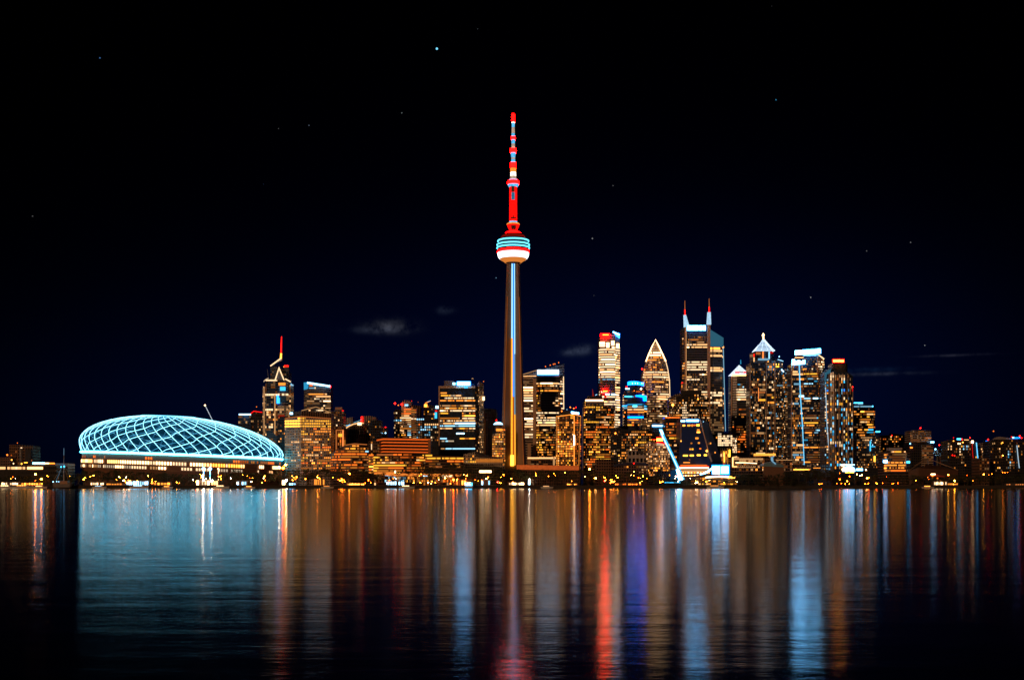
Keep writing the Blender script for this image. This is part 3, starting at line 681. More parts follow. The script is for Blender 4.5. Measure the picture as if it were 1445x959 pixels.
b.body([(519.5, 3), (523, 0), (537.5, 0)], 592.8, vis=626, wall='dark', pal='amber', dens=.16); b.close()
b = Tower('office_block', 'low dark block with a blue lamp right of the scattered-window block', 'building', 541, 1950)
b.body([(537.5, 0), (545.3, 0)], 603, vis=622, wall='dark', pal='amber', dens=.2); b.beacon(544, 602.4, 'r4', 1.2, -2); b.beacon(544, 610.6, 'k4', 1.4, -2); b.close()
b = Tower('office_block', 'brown block under the curved pale roof', 'building', 505, 1760)
b.body([(487, 0), (522, 3)], [612.5, 613.5], vis=628, wall='brown', glass='k', pal='dim', dens=.05, style='vert'); b.box(492, 507, 606.5, 612.5, metal_dark, 'roof_plant', 6, 16)
b.box(501.5, 515, 617.5, 627, metal_dark, 'dark_bay', -.9, .2); b.close()
b = Tower('office_block', 'curved office block with warm ribbon floors above the shore trees', 'building', 498, 1620)
b.body([(466.5, 14), (474, 8), (484, 4), (496, 2), (508, 3), (520, 8)], [640, 634, 629, 627, 627.5, 629], vis=664, wall='brown', glass='k', style='ribbon', pal='gold', dens=.82, stick=.6, fh=3.7, bay=2.2, maxrun=10, floorvar=.25,
       rules=((466, 484, 600, 664, 'orange', .6, .4), (486, 520, 626, 633, 'amber', .45, .3), (500, 518, 636, 639, 'cool', .9, .7), (508, 521, 639, 664, 'dim', .6, .3)))
b.bar([(488, 627.5), (500, 625.8), (518, 627)], .7, 'd2', 'cornice_light'); b.close()
b = Tower('office_block', 'low dark block with a white lamp between ribbon offices and striped hall', 'building', 530, 1680)
b.body([(520, 0), (535.5, 0)], 622, vis=650, wall='brown', pal='dim', dens=.2, rules=((520, 536, 636, 662, 'amber', .4),)); b.bar([(524.3, 626), (524.3, 634)], .6, 'n3', 'lamp_strip'); b.close()
b = Tower('parking_hall', 'low broad hall striped with glowing orange floor edges', 'building', 571, 1700)
b.body([(531.5, 14), (541, 0), (607.5, 2)], [618.5, 616.8, 618.3], vis=600, wall='dark', glass='k', style='ribbon', pal='orange', dens=0, panels=False)
emit('stripe_orange', (1, .14, .015), .75, .25)
for i, y in enumerate((618.6, 623.3, 627.8, 632.4, 636.6)):
    m = M(); D_ = b.D
    for (x0, d0, x1, d1, yo0, yo1) in ((531.5, 14, 541, 0, 1.2, 0), (541, 0, 607.5, 2, 0, .9)):
        a0, a1 = Vector((X(x0, D_ + d0), D_ + d0 - 1.2)), Vector((X(x1, D_ + d1), D_ + d1 - 1.2))
        h = 1.25 if i else 1.7
        m.hexa([(*a0, Z(y + yo0 + h, D_)), (*a1, Z(y + yo1 + h, D_)), (a1.x, a1.y + 1, Z(y + yo1 + h, D_)), (a0.x, a0.y + 1, Z(y + yo0 + h, D_)), (*a0, Z(y + yo0 - .4, D_)), (*a1, Z(y + yo1 - .4, D_)), (a1.x, a1.y + 1, Z(y + yo1 - .4, D_)), (a0.x, a0.y + 1, Z(y + yo0 - .4, D_))])
    mesh_obj('floor_edge', m, MATS['stripe_orange'], b.T)
b.box(604, 607.6, 620, 640, plain('pier_orange', (.5, .2, .08)), 'end_pier', -1.6, 1); b.close()
b = Tower('apartment_block', 'low warm-lit terrace block with banded balconies along the shore', 'building', 560, 1590)
b.body([(520.5, 4), (527, 0), (580, 0), (590, 4), (600, 10)], [640.5, 640, 639.5, 641, 643], vis=667, wall='brown', glass='k', style='ribbon', pal='gold', dens=.8, stick=.5, fh=3.6, bay=2.2, maxrun=8, floorvar=.25,
       rules=((528, 532, 640, 668, 'y3', .9), (545, 549, 640, 668, 'a3', .9), (566, 600, 650, 668, 'orange', .6, .3), (520, 600, 637, 642, 'orange', .9, .6)))
b.close()
b = Tower('apartment_block', 'low terrace block with a bright curved top floor below the glass office', 'building', 626, 1600)
b.body([(590, 4), (600, 0), (630, 0), (654, 4)], [641.5, 640.5, 642, 644], vis=660, wall='brown', glass='k', style='ribbon', pal='gold', dens=.5, stick=.4, fh=3.6, bay=2.2, maxrun=8,
       rules=((596, 654, 640, 647.5, 'y3', .97, .8), (600, 654, 648, 652, 'orange', .7, .4), (604, 620, 650, 664, 'dim', .6, .2), (620, 630, 648, 664, 'dim', .05)))
b.close()
# promenade pavilion with long lit canopy
b = Tower('waterfront_pavilion', 'long low pavilion with a glowing orange canopy beside the water', 'building', 590, 1530)
b.body([(528, 2), (650, 0)], 667.5, vis=684, wall='brown', glass='k', style='curtain', pal='warm', dens=.25, fh=4, bay=2.2, rules=((543, 572, 669, 680, 'cool', .6), (572, 625, 669, 682, 'amber', .33), (625, 645, 669, 682, 'orange', .7)))
b.poly([(528, 665.8), (556, 665.4), (557, 668), (651, 668.4), (651, 671.8), (556, 671.2), (528, 668.8)], emit('canopy_orange', (1, .26, .035), .95, .5), 'canopy', -4, -1)
b.box(624, 638, 670.2, 672.4, 'n4', 'lamp_strip', -5, -4.2); b.box(556.6, 558.6, 663.6, 667.2, 'n4', 'lamp_strip', -5, -4.2); b.box(596, 603, 670.6, 671.8, 'k4', 'lamp_strip', -5, -4.2); b.close()

b = Tower('apartment_tower', 'gold-lit tower with a rounded crown and red roof lamps', 'tower', 572, 1980)
b.body([(555.8, 4), (558, 0), (567, 0)], [580, 577.3, 577.3], vis=618, wall='dark', pal='warm', dens=.22, rules=((556, 568, 580, 585, 'white', .5), (556, 567, 591, 594, 'cool', .8)))
b.body([(566.5, 0), (570, -3), (580, -4), (587.5, 0)], [573, 573, 574, 575], vis=618, wall='pale', glass='k', style='ribbon', pal='warm', dens=.75, stick=.5, fh=3.5, rules=((566, 590, 573, 584, 'orange', .85, .6), (566, 588, 588, 592, 'strip', .9), (575, 580, 596, 614, 'cool', .9), (566, 571, 596, 618, 'gold', .6), (580, 588, 592, 618, 'dim', .5)))
b.body([(567.5, 4), (571, 2), (580.5, 4)], [565.6, 564.2, 565], vis=560, wall='tan', pal='dim', dens=0, name='crown', panels=False)
b.beacon(557.4, 569, 'r5', 1.9, -3); b.beacon(567, 570.3, 'r5', 2.1, -5); b.beacon(562, 571.5, 'o4', 1.0, -3); b.box(571, 576, 570, 572.6, 'k3', 'roof_light', -6, -5); b.beacon(581, 565.5, 'r3', .9, 0); b.close()
b = Tower('office_tower', 'brown slab tower right of the gold rounded-crown tower', 'tower', 587, 2050)
b.body([(580.5, 0), (594.5, 2)], [570.8, 572.4], vis=600, wall='brown', pal='dim', dens=.03, style='vert'); b.beacon(590, 567, 'o2', .8); b.close()
b = Tower('apartment_tower', 'slim tower with an orange peak and cyan right edge', 'tower', 606, 2000)
b.body([(597.5, 3), (600, 0), (616.5, 3)], [573, 568.6, 573.5], vis=600, wall='dark', pal='amber', dens=.12, style='grid', rules=((597, 600, 573, 600, 'amber', .7),))
b.bar([(598.5, 573.5), (600.5, 568.5), (607.5, 565)], .8, 'a3', 'roof_light'); b.box(598.6, 602.8, 570, 574, 'a4', 'roof_light', -1.4, -.4); b.bar([(603, 566.6), (607.6, 564.8)], .5, 'c2', 'roof_light', dd=-2)
b.box(614.6, 619.5, 572.4, 576, 'k4', 'edge_glow', -1.6, -.4); b.box(614, 617, 578.5, 580.5, 'r3', 'edge_glow', -1.6, -.4); b.box(613.4, 616.6, 581.5, 590, 'c3', 'edge_glow', -1.5, -.4); b.close()
b = Tower('office_block', 'dark terraced block with white grids below the slim orange-peaked tower', 'building', 605, 1880)
b.body([(587.5, 2), (596, 0), (619, 0)], [590, 589.5, 592], vis=622, wall='dark', glass='b', style='grid', pal='cool', dens=.3, stick=.3, rules=((598, 619, 597, 600.5, 'white', .9), (587, 594, 596, 600, 'orange', .8), (606, 619, 612, 640, 'white', .5), (612, 619, 600, 622, 'warm', .6))); b.close()

b = Tower('office_tower', 'broad blue glass office tower with ribbon floors and a white roof sign', 'tower', 650, 1780)
b.body([(618.8, 0), (621, 0)], 544.5, vis=640, wall='pale', panels=False, dens=0, name='edge_wall', depth=10)
b.body([(620.5, 1), (670.5, 1)], [545.5, 547.5], vis=641, fh=3.72, bay=1.7, wall='navy', glass='n', style='ribbon', pal='white', dens=.0, stick=.9, maxrun=30, floorvar=0,
       rules=((621, 628, 552, 554.5, 'amber', .9, .5), (622, 626, 557, 559, 'y3', .9, .5), (628, 645, 555.6, 559, 'white', .95, .9), (627, 669.5, 559, 563, 'strip', .98, .9), (621, 669.5, 562.7, 565.2, 'gold', .92, .8),
              (621, 669.5, 570.5, 573.5, 'warm', .97, .9), (633, 669, 574, 577.3, 'gold', .9, .8), (621, 629, 574, 577.3, 'gold', .9, .8), (621, 669, 577.3, 580.8, 'white', .9, .8), (621, 634, 581, 584.5, 'y3', .95, .9), (650, 669, 581, 584.5, 'amber', .8, .7),
              (652, 669, 585, 588, 'gold', .9, .8), (621, 644, 588, 591, 'warm', .95, .8), (651, 663, 588, 591, 'strip', .95, .8), (621, 667, 591.6, 595, 'strip', .92, .8), (622, 631, 591.6, 595, 'warm', .7, .8), (636, 664, 595, 598.4, 'k4', .97, .9), (621, 636, 595, 598.4, 'warm', .9, .8), (621, 664, 599, 602, 'k3', .9, .8), (621, 666, 602.4, 605.6, 'gold', .85, .8),
              (622, 626, 602, 605.6, 'y3', .9), (654, 669, 606, 609, 'amber', .8, .8), (644, 655, 609.5, 612.6, 'k4', .95, .9), (621, 635, 611.5, 614.6, 'white', .95, .9), (621, 628, 615.5, 618.4, 'k3', .95, .9), (622, 647, 619, 622, 'cool', .85, .8), (648, 668, 616.8, 619.5, 'amber', .9, .8), (624, 640, 622.4, 625, 'amber', .8, .7),
              (638, 652, 625.6, 628.8, 'gold', .9, .8), (622, 628, 626, 629, 'white', .9, .8), (622, 669, 632.6, 636, 'k3', .95, .9), (622, 628, 632.6, 636, 'warm', .95, .9)))
b.body([(670.5, 1), (676.5, 4)], [546, 544], vis=645, wall='dark', glass='k', pal='tan', dens=.12, name='edge_wall', bay=2)
b.body([(673.8, 10), (676.2, 6), (682.3, 12)], [540, 537, 540.5], vis=645, wall='tan', glass='k', style='grid', pal='tan', dens=.6, bay=1.8, fh=3.6, name='side_wing', rules=((670, 683, 537, 548, 'w1', 0),))
b.body([(626.8, 8), (640, 8)], 536.4, vis=500, wall='tan', style='vert', panels=False, dens=0, name='roof_plant', bay=1.6); b.body([(640, 10), (669, 10)], 540.6, vis=500, wall='pale', style='vert', panels=False, dens=0, name='roof_plant')
b.box(618.8, 670.5, 544.4, 547.6, pier_tan, 'parapet', -.8, 1); b.sign(645.4, 663.2, 538.6, 543.2, 'k6', rows=None, dd=-2.6); b.box(644.6, 664.4, 537.6, 543.9, 'b4', 'glow_board', -1.7, -.9); b.box(638.8, 642.4, 539.6, 542.6, 'k4', 'sign', -2, -1); b.box(642.6, 644.6, 539.8, 542.6, 'b4', 'sign', -2, -1); b.box(655, 660, 545.4, 547.4, 'c3', 'sign', -2, -1.2, 'small blue light under the roof sign')  # larger blue board behind the white sign paints its halo
b.box(681, 683.8, 559.4, 564.6, 'n4', 'side_lamp', 6, 8); b.bar([(665.6, 534.6), (666.5, 533.5), (668, 534.4)], .6, 'w2', 'roof_lamp', dd=6); b.beacon(682.4, 538, 'o3', .9, 8)
b.box(618.8, 620.6, 548, 640, pier_tan, 'corner_pier', -.7, 1); b.close()
b = Tower('office_tower', 'tan tower of vertical piers behind the blue glass office', 'tower', 690, 1900)
b.body([(681.8, 6), (684, 0), (699.8, 0), (701.8, 4)], [576.5, 575.8, 577, 582], vis=560, style='vert', wall='tan', glass='k', panels=False, dens=0, bay=2.2)
b.body([(683.3, -10), (695.6, -10)], 591.2, vis=560, style='vert', wall='pale', glass='k', panels=False, dens=0, bay=2.0, name='front_wing')
b.box(684, 693, 577.6, 580, metal_dark, 'roof_recess', -.9, .3); b.box(679.6, 681.8, 592, 645, 'a3', 'light_strip', -12, -11); b.box(682, 683.2, 592, 645, metal_dark, 'shadow_gap', -12, -11.5)
for x in (685.2, 687.6, 690, 692.4, 694.6): b.box(x, x + .7, 592, 646, pier_tan, 'pier', -10.9, -10.1)
b.close()
b = Tower('hotel_block', 'grid-windowed block with a white domed roof lamp beside the central tower', 'building', 702, 1760)
b.body([(694.5, 2), (700.5, 0), (700.6, 0), (713, 2)], [612, 611, 605, 604.5], vis=650, style='grid', wall='pale', glass='k', pal='gold', dens=.78, fh=3.4, bay=2.3); b.box(700, 708.5, 604.4, 607.8, 'a3', 'lit_floor', -1, 0)
m = M(); m.lathe(X(703, 1765), 1768, [(6.8, Z(598.8, 1765)), (6.2, Z(597.4, 1765)), (4, Z(595.6, 1765)), (.1, Z(594.8, 1765))], 20); mesh_obj('roof_dome', m, EM('k4'), b.T)
m = M(); m.lathe(X(703, 1765), 1768, [(4.5, Z(606, 1765)), (4.5, Z(601, 1765)), (6.8, Z(598.8, 1765))], 20); mesh_obj('dome_base', m, concrete_dark, b.T); b.beacon(700.4, 592.6, 'r4', 1.4, -1); b.close()
b = Tower('podium_building', 'warm-lit concrete podium left of the central tower foot', 'building', 683, 1690)
b.body([(654, 0), (671, 0), (671.1, 0), (684, 0), (712, 3)], [640, 637.5, 644, 645.5, 647], vis=656, wall='pale', glass='k', style='grid', pal='gold', dens=.3, bay=3, rules=((655, 671, 640, 652, 'gold', .55), (671, 712, 645, 656, 'a2', .02)))
b.box(671, 710, 647, 651.8, emit('podium_orange', (1, .30, .04), .45, .5), 'glowing_wall', -1, -.2); b.box(675, 690, 643.4, 645, metal_dark, 'roof_slab', -2, 4); b.box(676.5, 693.5, 663.5, 666.4, 'n5', 'lamp_strip', -60, -59); b.close()  # warm light on the podium concrete is put into a glowing plate

# --- right of the central tower
b = Tower('office_tower', 'tower with a slanted roof slab and a white sign above curved floors', 'tower', 767, 1880)
b.body([(738, 8), (738.2, 6), (796, 6)], [528.4, 528.3, 512.3], vis=400, wall='grey', glass='b', style='curtain', panels=False, dens=0, name='rear_slab', depth=22)
b.body([(737.5, 3), (752.5, 3)], 530, vis=618, wall='tan', glass='k', style='ribbon', pal='white', dens=.4, stick=.7, rules=((738, 752, 531, 543, 'w1', .05), (738, 752, 543.5, 549, 'n4', 1, .9), (738, 752, 563, 566, 'n4', 1, .9), (738, 752, 588, 593, 'n5', 1, .9), (738, 752, 549, 563, 'strip', .8, .8), (738, 752, 596, 612, 'strip', .7, .8)), name='left_wing', maxrun=6)
b.body([(751.8, 6), (756.4, 1), (757, 0), (764, -3), (776, -4), (788, -2), (791, 1), (796, 7)], [534, 532, 530.6, 529.2, 529, 529.4, 530, 531], vis=648, wall='steel', glass='b', style='ribbon', pal='warm', dens=.25, stick=.6, fh=3.8, bay=2.1, maxrun=12,
       rules=((757, 790, 529, 538, 'w1', .0), (757, 791, 538.2, 541.4, 'strip', 1, .9), (757, 791, 549.5, 553, 'gold', .9, .8), (765, 781, 554, 580, 'w1', 0), (757, 790, 580, 584.5, 'strip', .9, .9), (757, 786, 588, 602, 'strip', .93, .9), (757, 790, 602.5, 616, 'amber', .4, .5), (757, 790, 616, 650, 'amber', .5, .1), (791, 797, 530, 590, 'white', .75), (757, 763, 555, 580, 'amber', .5)))
b.box(758.2, 788.6, 521.6, 527.8, emit('office_sign_white', (.6, .8, 1), 5.0), 'sign', -6, -5); b.box(758.2, 788.6, 528.2, 529.0, 'b4', 'sign', -6.4, -5, 'thin blue line under the sign'); b.box(757, 790, 529, 531.2, pier_tan, 'cornice', -5.4, 0)
b.box(752, 756.6, 534, 646, pier_tan, 'corner_pier', -.5, 1); b.bar([(738.2, 528), (758, 522)], .5, 'w2', 'roof_edge_light', dd=4)
for x, y in ((769.8, 516.9), (776.5, 515), (781, 513.6), (783, 513.2), (788.4, 511.4)): b.beacon(x, y, 'o3', 1.2, 8, 'roof_lamp')
b.bar([(795.2, 531), (795.6, 577)], .6, 'n3', 'edge_glow', dd=5); b.bar([(738.5, 530.6), (757, 530.2)], .7, 'w3', 'edge_glow', dd=1); b.close()
b = Tower('apartment_tower', 'amber-lit apartment tower with flared top and bright orange corner strip', 'tower', 802, 1700)
b.body([(784.8, 5), (787.5, 4), (809.5, 0), (818.5, 4), (820, 5)], [586, 586, 584.3, 585.5, 587], vis=661, wall='brown', glass='k', style='resid', pal='amber', dens=.42, fh=3.3, bay=2.2, rules=((786, 809, 584, 588.5, 'y3', 1), (787, 809, 620, 646, 'gold', .8), (809, 820, 588, 660, 'orange', .45), (784, 789, 588, 661, 'gold', .85)))
b.box(809.6, 811.0, 586, 659, 'a3', 'corner_strip', -1.6, 0); b.box(809.4, 811.2, 613.5, 628, 'n5', 'corner_strip', -2.2, -1.6, 'white middle stretch of the corner strip'); b.bar([(785.2, 586), (785.8, 608), (786.2, 660)], .6, 'a2', 'edge_strip'); b.bar([(819.6, 587), (818, 610), (816.6, 660)], .6, 'a2', 'edge_strip')
b.bar([(785.4, 587.5), (809.5, 584.3), (819.6, 587)], .6, 'a3', 'roof_light'); b.box(789, 806, 579.5, 584.6, metal_dark, 'roof_plant', 2, 14); b.sign(806, 817, 580.2, 583.0, 'k5', rows=None, tilt=1.4, dd=2)
for x, y, c in ((792.6, 579.8, 'o4'), (804.8, 574.4, 'o4'), (809.6, 576, 'o4'), (812.6, 574.6, 'r4'), (800, 577.5, 'k2')): b.beacon(x, y, c, 1.1, 2)
b.close()
b = Tower('podium_building', 'pale frame podium under the slanted-roof tower', 'building', 765, 1720)
b.body([(744, 0), (786, 0)], 645.5, vis=655, wall='brown', glass='k', style='curtain', panels=True, pal='dim', dens=.2)
b.box(744.5, 786, 644.8, 647, 'w3', 'roof_edge_light', -1.4, 0); b.box(744.5, 749, 625, 655, plain('frame_tan', (.55, .35, .2)), 'frame_post', -1.2, 1); b.box(780.4, 783, 644, 656, 'w2', 'frame_post', -1.6, -1.2); b.close()
b = Tower('retaining_wall', 'long low wall washed orange right of the central tower foot', 'wall', 775, 1640)
b.body([(728, 0), (818, 0)], [655, 656.6], vis=600, wall='brown', panels=False, dens=0, style='grid'); b.poly([(729, 655.4), (817, 657), (817, 663), (729, 662)], emit('wall_orange', (1, .17, .03), .42, .5), 'glowing_wall', -1, -.2); b.close()  # orange light washing the wall is painted as an emitting plate
b = Tower('utility_pole', 'thin pale pole between two amber towers', 'pole', 823, 1690); b.bar([(822.6, 684), (822.4, 575)], .6, metal_grey, 'pole_shaft', dd=0); b.close()
b = Tower('office_tower', 'stepped amber tower with a glowing peach crown band', 'tower', 845, 1720)
b.body([(824, 4), (826.5, 0), (852.5, -2)], [566, 562.5, 562], vis=660, wall='dark', glass='k', style='grid', pal='gold', dens=.3, stick=.3, fh=3.5, bay=2.1, rules=((826, 853, 563, 567.5, 'w5', 0), (824, 853, 592, 596.5, 'y3', .75, .7), (824, 868, 603, 606, 'gold', .85, .7), (824, 868, 609, 616.5, 'gold', .75, .7), (824, 868, 619, 660, 'gold', .5, .5)))
b.body([(841, -4), (854, -5), (862, -2), (867, 3)], [573, 573.6, 576, 579], vis=656, wall='dark', glass='k', style='grid', pal='gold', dens=.62, fh=3.5, bay=2.0, name='front_wing', stick=.3, rules=((841, 858, 574, 577.5, 'y3', .9, .8), (841, 868, 600, 605, 'gold', .9, .8)))
b.box(826, 851.6, 563.4, 566.0, emit('crown_peach', (1, .50, .26), 4.0), 'crown_light', -3.6, -2.2); b.box(829, 850, 558.5, 563, metal_dark, 'roof_plant', 4, 16); b.bar([(837, 559), (836.6, 554), (836, 548.6)], [1.5, .8, .3], emit('dull_red', (1, .04, .01), .25), 'antenna', dd=5); b.bar([(840, 557.4), (842.6, 556.2)], .5, 'k3', 'roof_lamp', dd=3); b.close()
b = Tower('office_tower', 'tall tower ribbed with white floor lines under a red roof sign', 'skyscraper', 860, 1980)
b.body([(845, 8), (846.5, 1), (852, -2), (860, -3), (868, -1), (868.2, -1), (874.6, 7)], [478, 474, 471, 470.5, 471.5, 471.5, 476], vis=604, wall='grey', glass='k', style='ribbon', pal='strip', dens=.97, stick=.95, fh=4.05, bay=2.4, floorvar=.02, maxrun=30,
       rules=((840, 880, 460, 481, 'w1', 0), (845, 868, 481, 490.6, 'w1', 0), (867.5, 876, 481, 490, 'w1', 0), (845, 876, 490.6, 535, 'strip', .985, .97), (845, 867, 533, 540, 'k2', .6, .8), (845, 867, 541, 547, 'w1', 0), (845, 868, 547, 557, 'strip', .3, .8), (845, 868, 560, 566, 'k2', .2, .8), (866, 876, 536, 604, 'strip', .85, .8), (852, 868, 556, 558.5, 'k4', .9, .9), (845, 868, 566, 604, 'strip', .6, .8)))
for x0, x1, y0, y1 in ((846, 853.6, 482.2, 486), (846, 853.6, 487, 488.6), (855.6, 860, 483, 490), (862.6, 867, 480.6, 486.8), (863.8, 867, 489, 491)): b.box(x0, x1, y0, y1, 'n4', 'lit_opening', -5, -2.8)
b.box(869.2, 874, 484.4, 490.4, 'n4', 'lit_opening', .5, 6)
b.box(847.4, 860.2, 470.6, 475.4, emit('sign_red', (1, .0004, .0003), 75), 'sign', -5.6, -3.8); b.box(850.6, 858.8, 471.6, 472.8, 'y4', 'sign', -6.2, -5.6, 'yellow lettering on the red sign'); b.poly([(864.6, 467.6), (874.8, 470.6), (874.2, 477), (869.2, 473)], 'b5', 'roof_blade', -2, 0); b.bar([(865.2, 468.2), (874, 472)], .9, 'k6', 'roof_blade_light', dd=-2.6)
b.box(849.4, 858.4, 550, 553.2, emit('sign_red', (1, .0004, .0003), 75), 'sign', -4.8, -3.4, 'lower red sign'); b.box(851, 857.4, 551, 552, 'y4', 'sign', -5.2, -4.8, 'yellow lettering on the lower sign'); b.box(852.4, 855.6, 556.8, 561, emit('sign_red_dim', (1, .012, .008), .8), 'sign', -4.6, -3.4, 'dim red panel below the lower sign'); b.close()
b = Tower('office_tower', 'dark tower with a curved cyan crown and cyan floor lines', 'tower', 897, 1900)
b.body([(880.5, 10), (883, 4), (885.5, 0), (897, -2), (909, 0), (913, 6)], [556, 549, 545, 543.5, 545.5, 550], vis=600, wall='navy', glass='b', style='ribbon', pal='mixed', dens=.12, stick=.6, maxrun=10, rules=((880, 914, 560, 564, 'w1', 0), (882, 893, 557.4, 560.5, 'cool', .9, .9), (880, 913, 570, 573.5, 'blue', .85, .8), (880, 913, 574, 577.5, 'cool', .7, .8), (886, 912, 577.5, 584, 'gold', .75, .5), (884, 913, 592, 600, 'gold', .7, .5), (883, 900, 550, 553.5, 'orange', .45)))
m = M(); D_ = b.D - 2
cr = [(885.4, 543.6, 538.8), (889, 543.2, 537.6), (897, 542.8, 537.4), (904, 543.4, 538.8), (908.6, 544.6, 539.8)]
for (xa, ya, ta), (xb, yb, tb) in zip(cr, cr[1:]):
    m.hexa([P3(xa, ya, D_), P3(xb, yb, D_), P3(xb, yb, D_ + 2), P3(xa, ya, D_ + 2), P3(xa, ta, D_), P3(xb, tb, D_), P3(xb, tb, D_ + 2), P3(xa, ta, D_ + 2)])
mesh_obj('crown_screen', m, emit('crown_cyan', (.003, .13, 1), 8.0, .35), b.T)
for x, h in ((892, 2.2), (896, 1.8), (899.4, 2.0), (905.2, 1.8), (907, 1.6)): b.box(x, x + .9, 539.6, 539.6 + h, 'k4', 'crown_lettering', -3, -2.2)
b.beacon(884, 545.4, 'r5', 1.3, -3); b.box(882.6, 888.4, 547.4, 549, 'k4', 'lamp_strip', -2, -.5); b.beacon(904.6, 548.4, 'n5', 1.6, -3); b.beacon(895, 551.2, 'o4', .8, -3)
b.box(881.5, 892, 558.6, 559.8, 'c4', 'blue_band', -2.4, -1.2); b.poly([(897, 557.4), (906, 557), (912.4, 559), (912.4, 565.6), (908, 565.6), (907, 560.4), (897, 559)], emit('band_blue', (.0003, .10, 1), 13.0), 'blue_band', -3.2, -1.8); b.box(886, 908, 587.4, 589.4, emit('band_blue', (.0003, .10, 1), 13.0), 'blue_band', -3.2, -1.6); b.box(878, 884.6, 571.6, 573.6, 'c3', 'blue_band', -2.4, -1.2)
b.box(893, 899, 571.4, 574, 'c4', 'blue_band', -3, -1.6); b.beacon(881.8, 581.6, 'o4', 1.2, -3); b.beacon(880.4, 587.4, 'o4', 1.1, -3); b.close()
b = Tower('office_tower', 'pointed tower outlined in white with ribbon floors to its tip', 'skyscraper', 925, 1960)
pc = [(907, 9, 527), (909.2, 4, 516), (911.4, 2, 510), (915, 0, 500.5), (920, -2, 489), (925, -3, 479), (930, -2, 489), (935.5, 0, 500.5), (939.5, 2, 509.5), (942.5, 5, 521), (944.8, 9, 536)]
b.body([(x, d) for x, d, y in pc], [y for x, d, y in pc], vis=622, wall='tan', glass='b', style='ribbon', pal='tan', dens=.35, stick=.6, fh=3.9, bay=1.9, maxrun=10,
       rules=((907, 945, 480, 497, 'w2', .7, .8), (907, 945, 496, 503.5, 'n4', .95, .9), (907, 945, 504, 511, 'amber', .45, .5), (907, 945, 512, 522, 'amber', .3, .4), (907, 945, 522.5, 533.5, 'strip', .97, .9), (907, 945, 534, 544, 'warm', .45, .6), (925, 942, 545, 549, 'white', .9, .8), (907, 945, 550, 562, 'warm', .5, .6), (925, 942, 552, 564, 'strip', .8, .8), (907, 945, 566, 622, 'tan', .62, .3), (928, 942, 570, 590, 'strip', .6, .8)))
b.bar([(x, y, d - 1.2) for x, d, y in pc[2:9]], .95, 'n4', 'outline_light'); b.bar([(x, y, d - 1.2) for x, d, y in pc[8:]] + [(945.4, 560, 9)], .6, 'n3', 'outline_light'); b.beacon(906, 520.4, 'r5', 1.5, 4); b.close()
b = Tower('office_block', 'dark stepped block with amber windows and a blue roof rim', 'building', 890, 1700)
b.body([(862, 4), (870, 0), (886, 0), (886.1, 0), (913, 0), (924, 5)], [604, 602, 600, 606, 605, 610], vis=664, wall='navy', glass='k', style='grid', pal='gold', dens=.33, stick=.2, fh=3.6, bay=2.3, rules=((862, 886, 600, 612, 'amber', .04), (862, 878, 612, 632, 'amber', .08), (905, 913, 600, 640, 'tan', .7), (893, 913, 605, 615, 'gold', .5), (880, 900, 625, 640, 'gold', .5)))
b.beacon(868.4, 611, 'o5', 1.4, -3); b.close()
b = Tower('office_tower', 'narrow tan-lit tower between the stepped dark block and the pointed tower', 'tower', 908, 1800)
b.body([(904.5, 0), (912, 3)], [590, 592], vis=655, wall='tan', style='grid', pal='tan', dens=.65, bay=2, fh=3.4); b.close()
b = Tower('warehouse', 'plain dark brown box among the trees below the ribbed tower', 'building', 853, 1610)
b.body([(841.5, 0), (862, 0), (869, 4)], [647.5, 647.5, 651], vis=600, wall='brown', glass='k', style='grid', panels=False, dens=0); b.close()
b = Tower('office_block', 'pale windowless block above the dark curved-roof hall', 'building', 899, 1650)
b.body([(886, 0), (900, 0), (900.1, 0), (913.5, 0)], [634, 634.8, 640, 640.5], vis=600, wall='pale', glass='k', style='grid', panels=False, dens=0, bay=5, fh=9); b.beacon(890, 634, 'n4', 1.0, -2); b.close()
b = Tower('market_hall', 'low hall with a dark curved roof and yellow windows', 'building', 896, 1600)
b.body([(866, 0), (895, 0), (912, 0), (915, 4)], [655.5, 653, 652.4, 656], vis=668, wall='brown', glass='k', style='grid', pal='gold', dens=.0, rules=((880, 915, 657, 662, 'gold', .4), (903, 914, 656, 668, 'w2', .5)))
m = M()
for i in range(8):
    a0, a1 = 866 + 49 * i / 8, 866 + 49 * (i + 1) / 8
    y0, y1 = 655.5 - 3.5 * math.sin(PI * (i / 8) ** .8 * .8), 655.5 - 3.5 * math.sin(PI * ((i + 1) / 8) ** .8 * .8)
    m.hexa([P3(a0, y0 + 3, 1597), P3(a1, y1 + 3, 1597), P3(a1, y1 + 3, 1630), P3(a0, y0 + 3, 1630), P3(a0, y0, 1597), P3(a1, y1, 1597), P3(a1, y1, 1630), P3(a0, y0, 1630)])
mesh_obj('roof', m, plain('roof_navy', (.03, .04, .09), .4), b.T); b.beacon(894.5, 653.4, 'r4', 1.1, -6); b.close()
b = Tower('office_block', 'small grey block with a white light bar behind the red-signed apartments', 'building', 929, 1780)
b.body([(919.5, 2), (921, 0), (937, 0)], [597, 596.5, 596.5], vis=616, wall='steel', glass='b', style='curtain', pal='dim', dens=.03); b.box(920.5, 936, 599.4, 601.4, 'k5', 'light_bar', -1.4, -.3); b.close()
b = Tower('apartment_block', 'warm-lit apartment block topped by a red and yellow sign', 'building', 928, 1640)
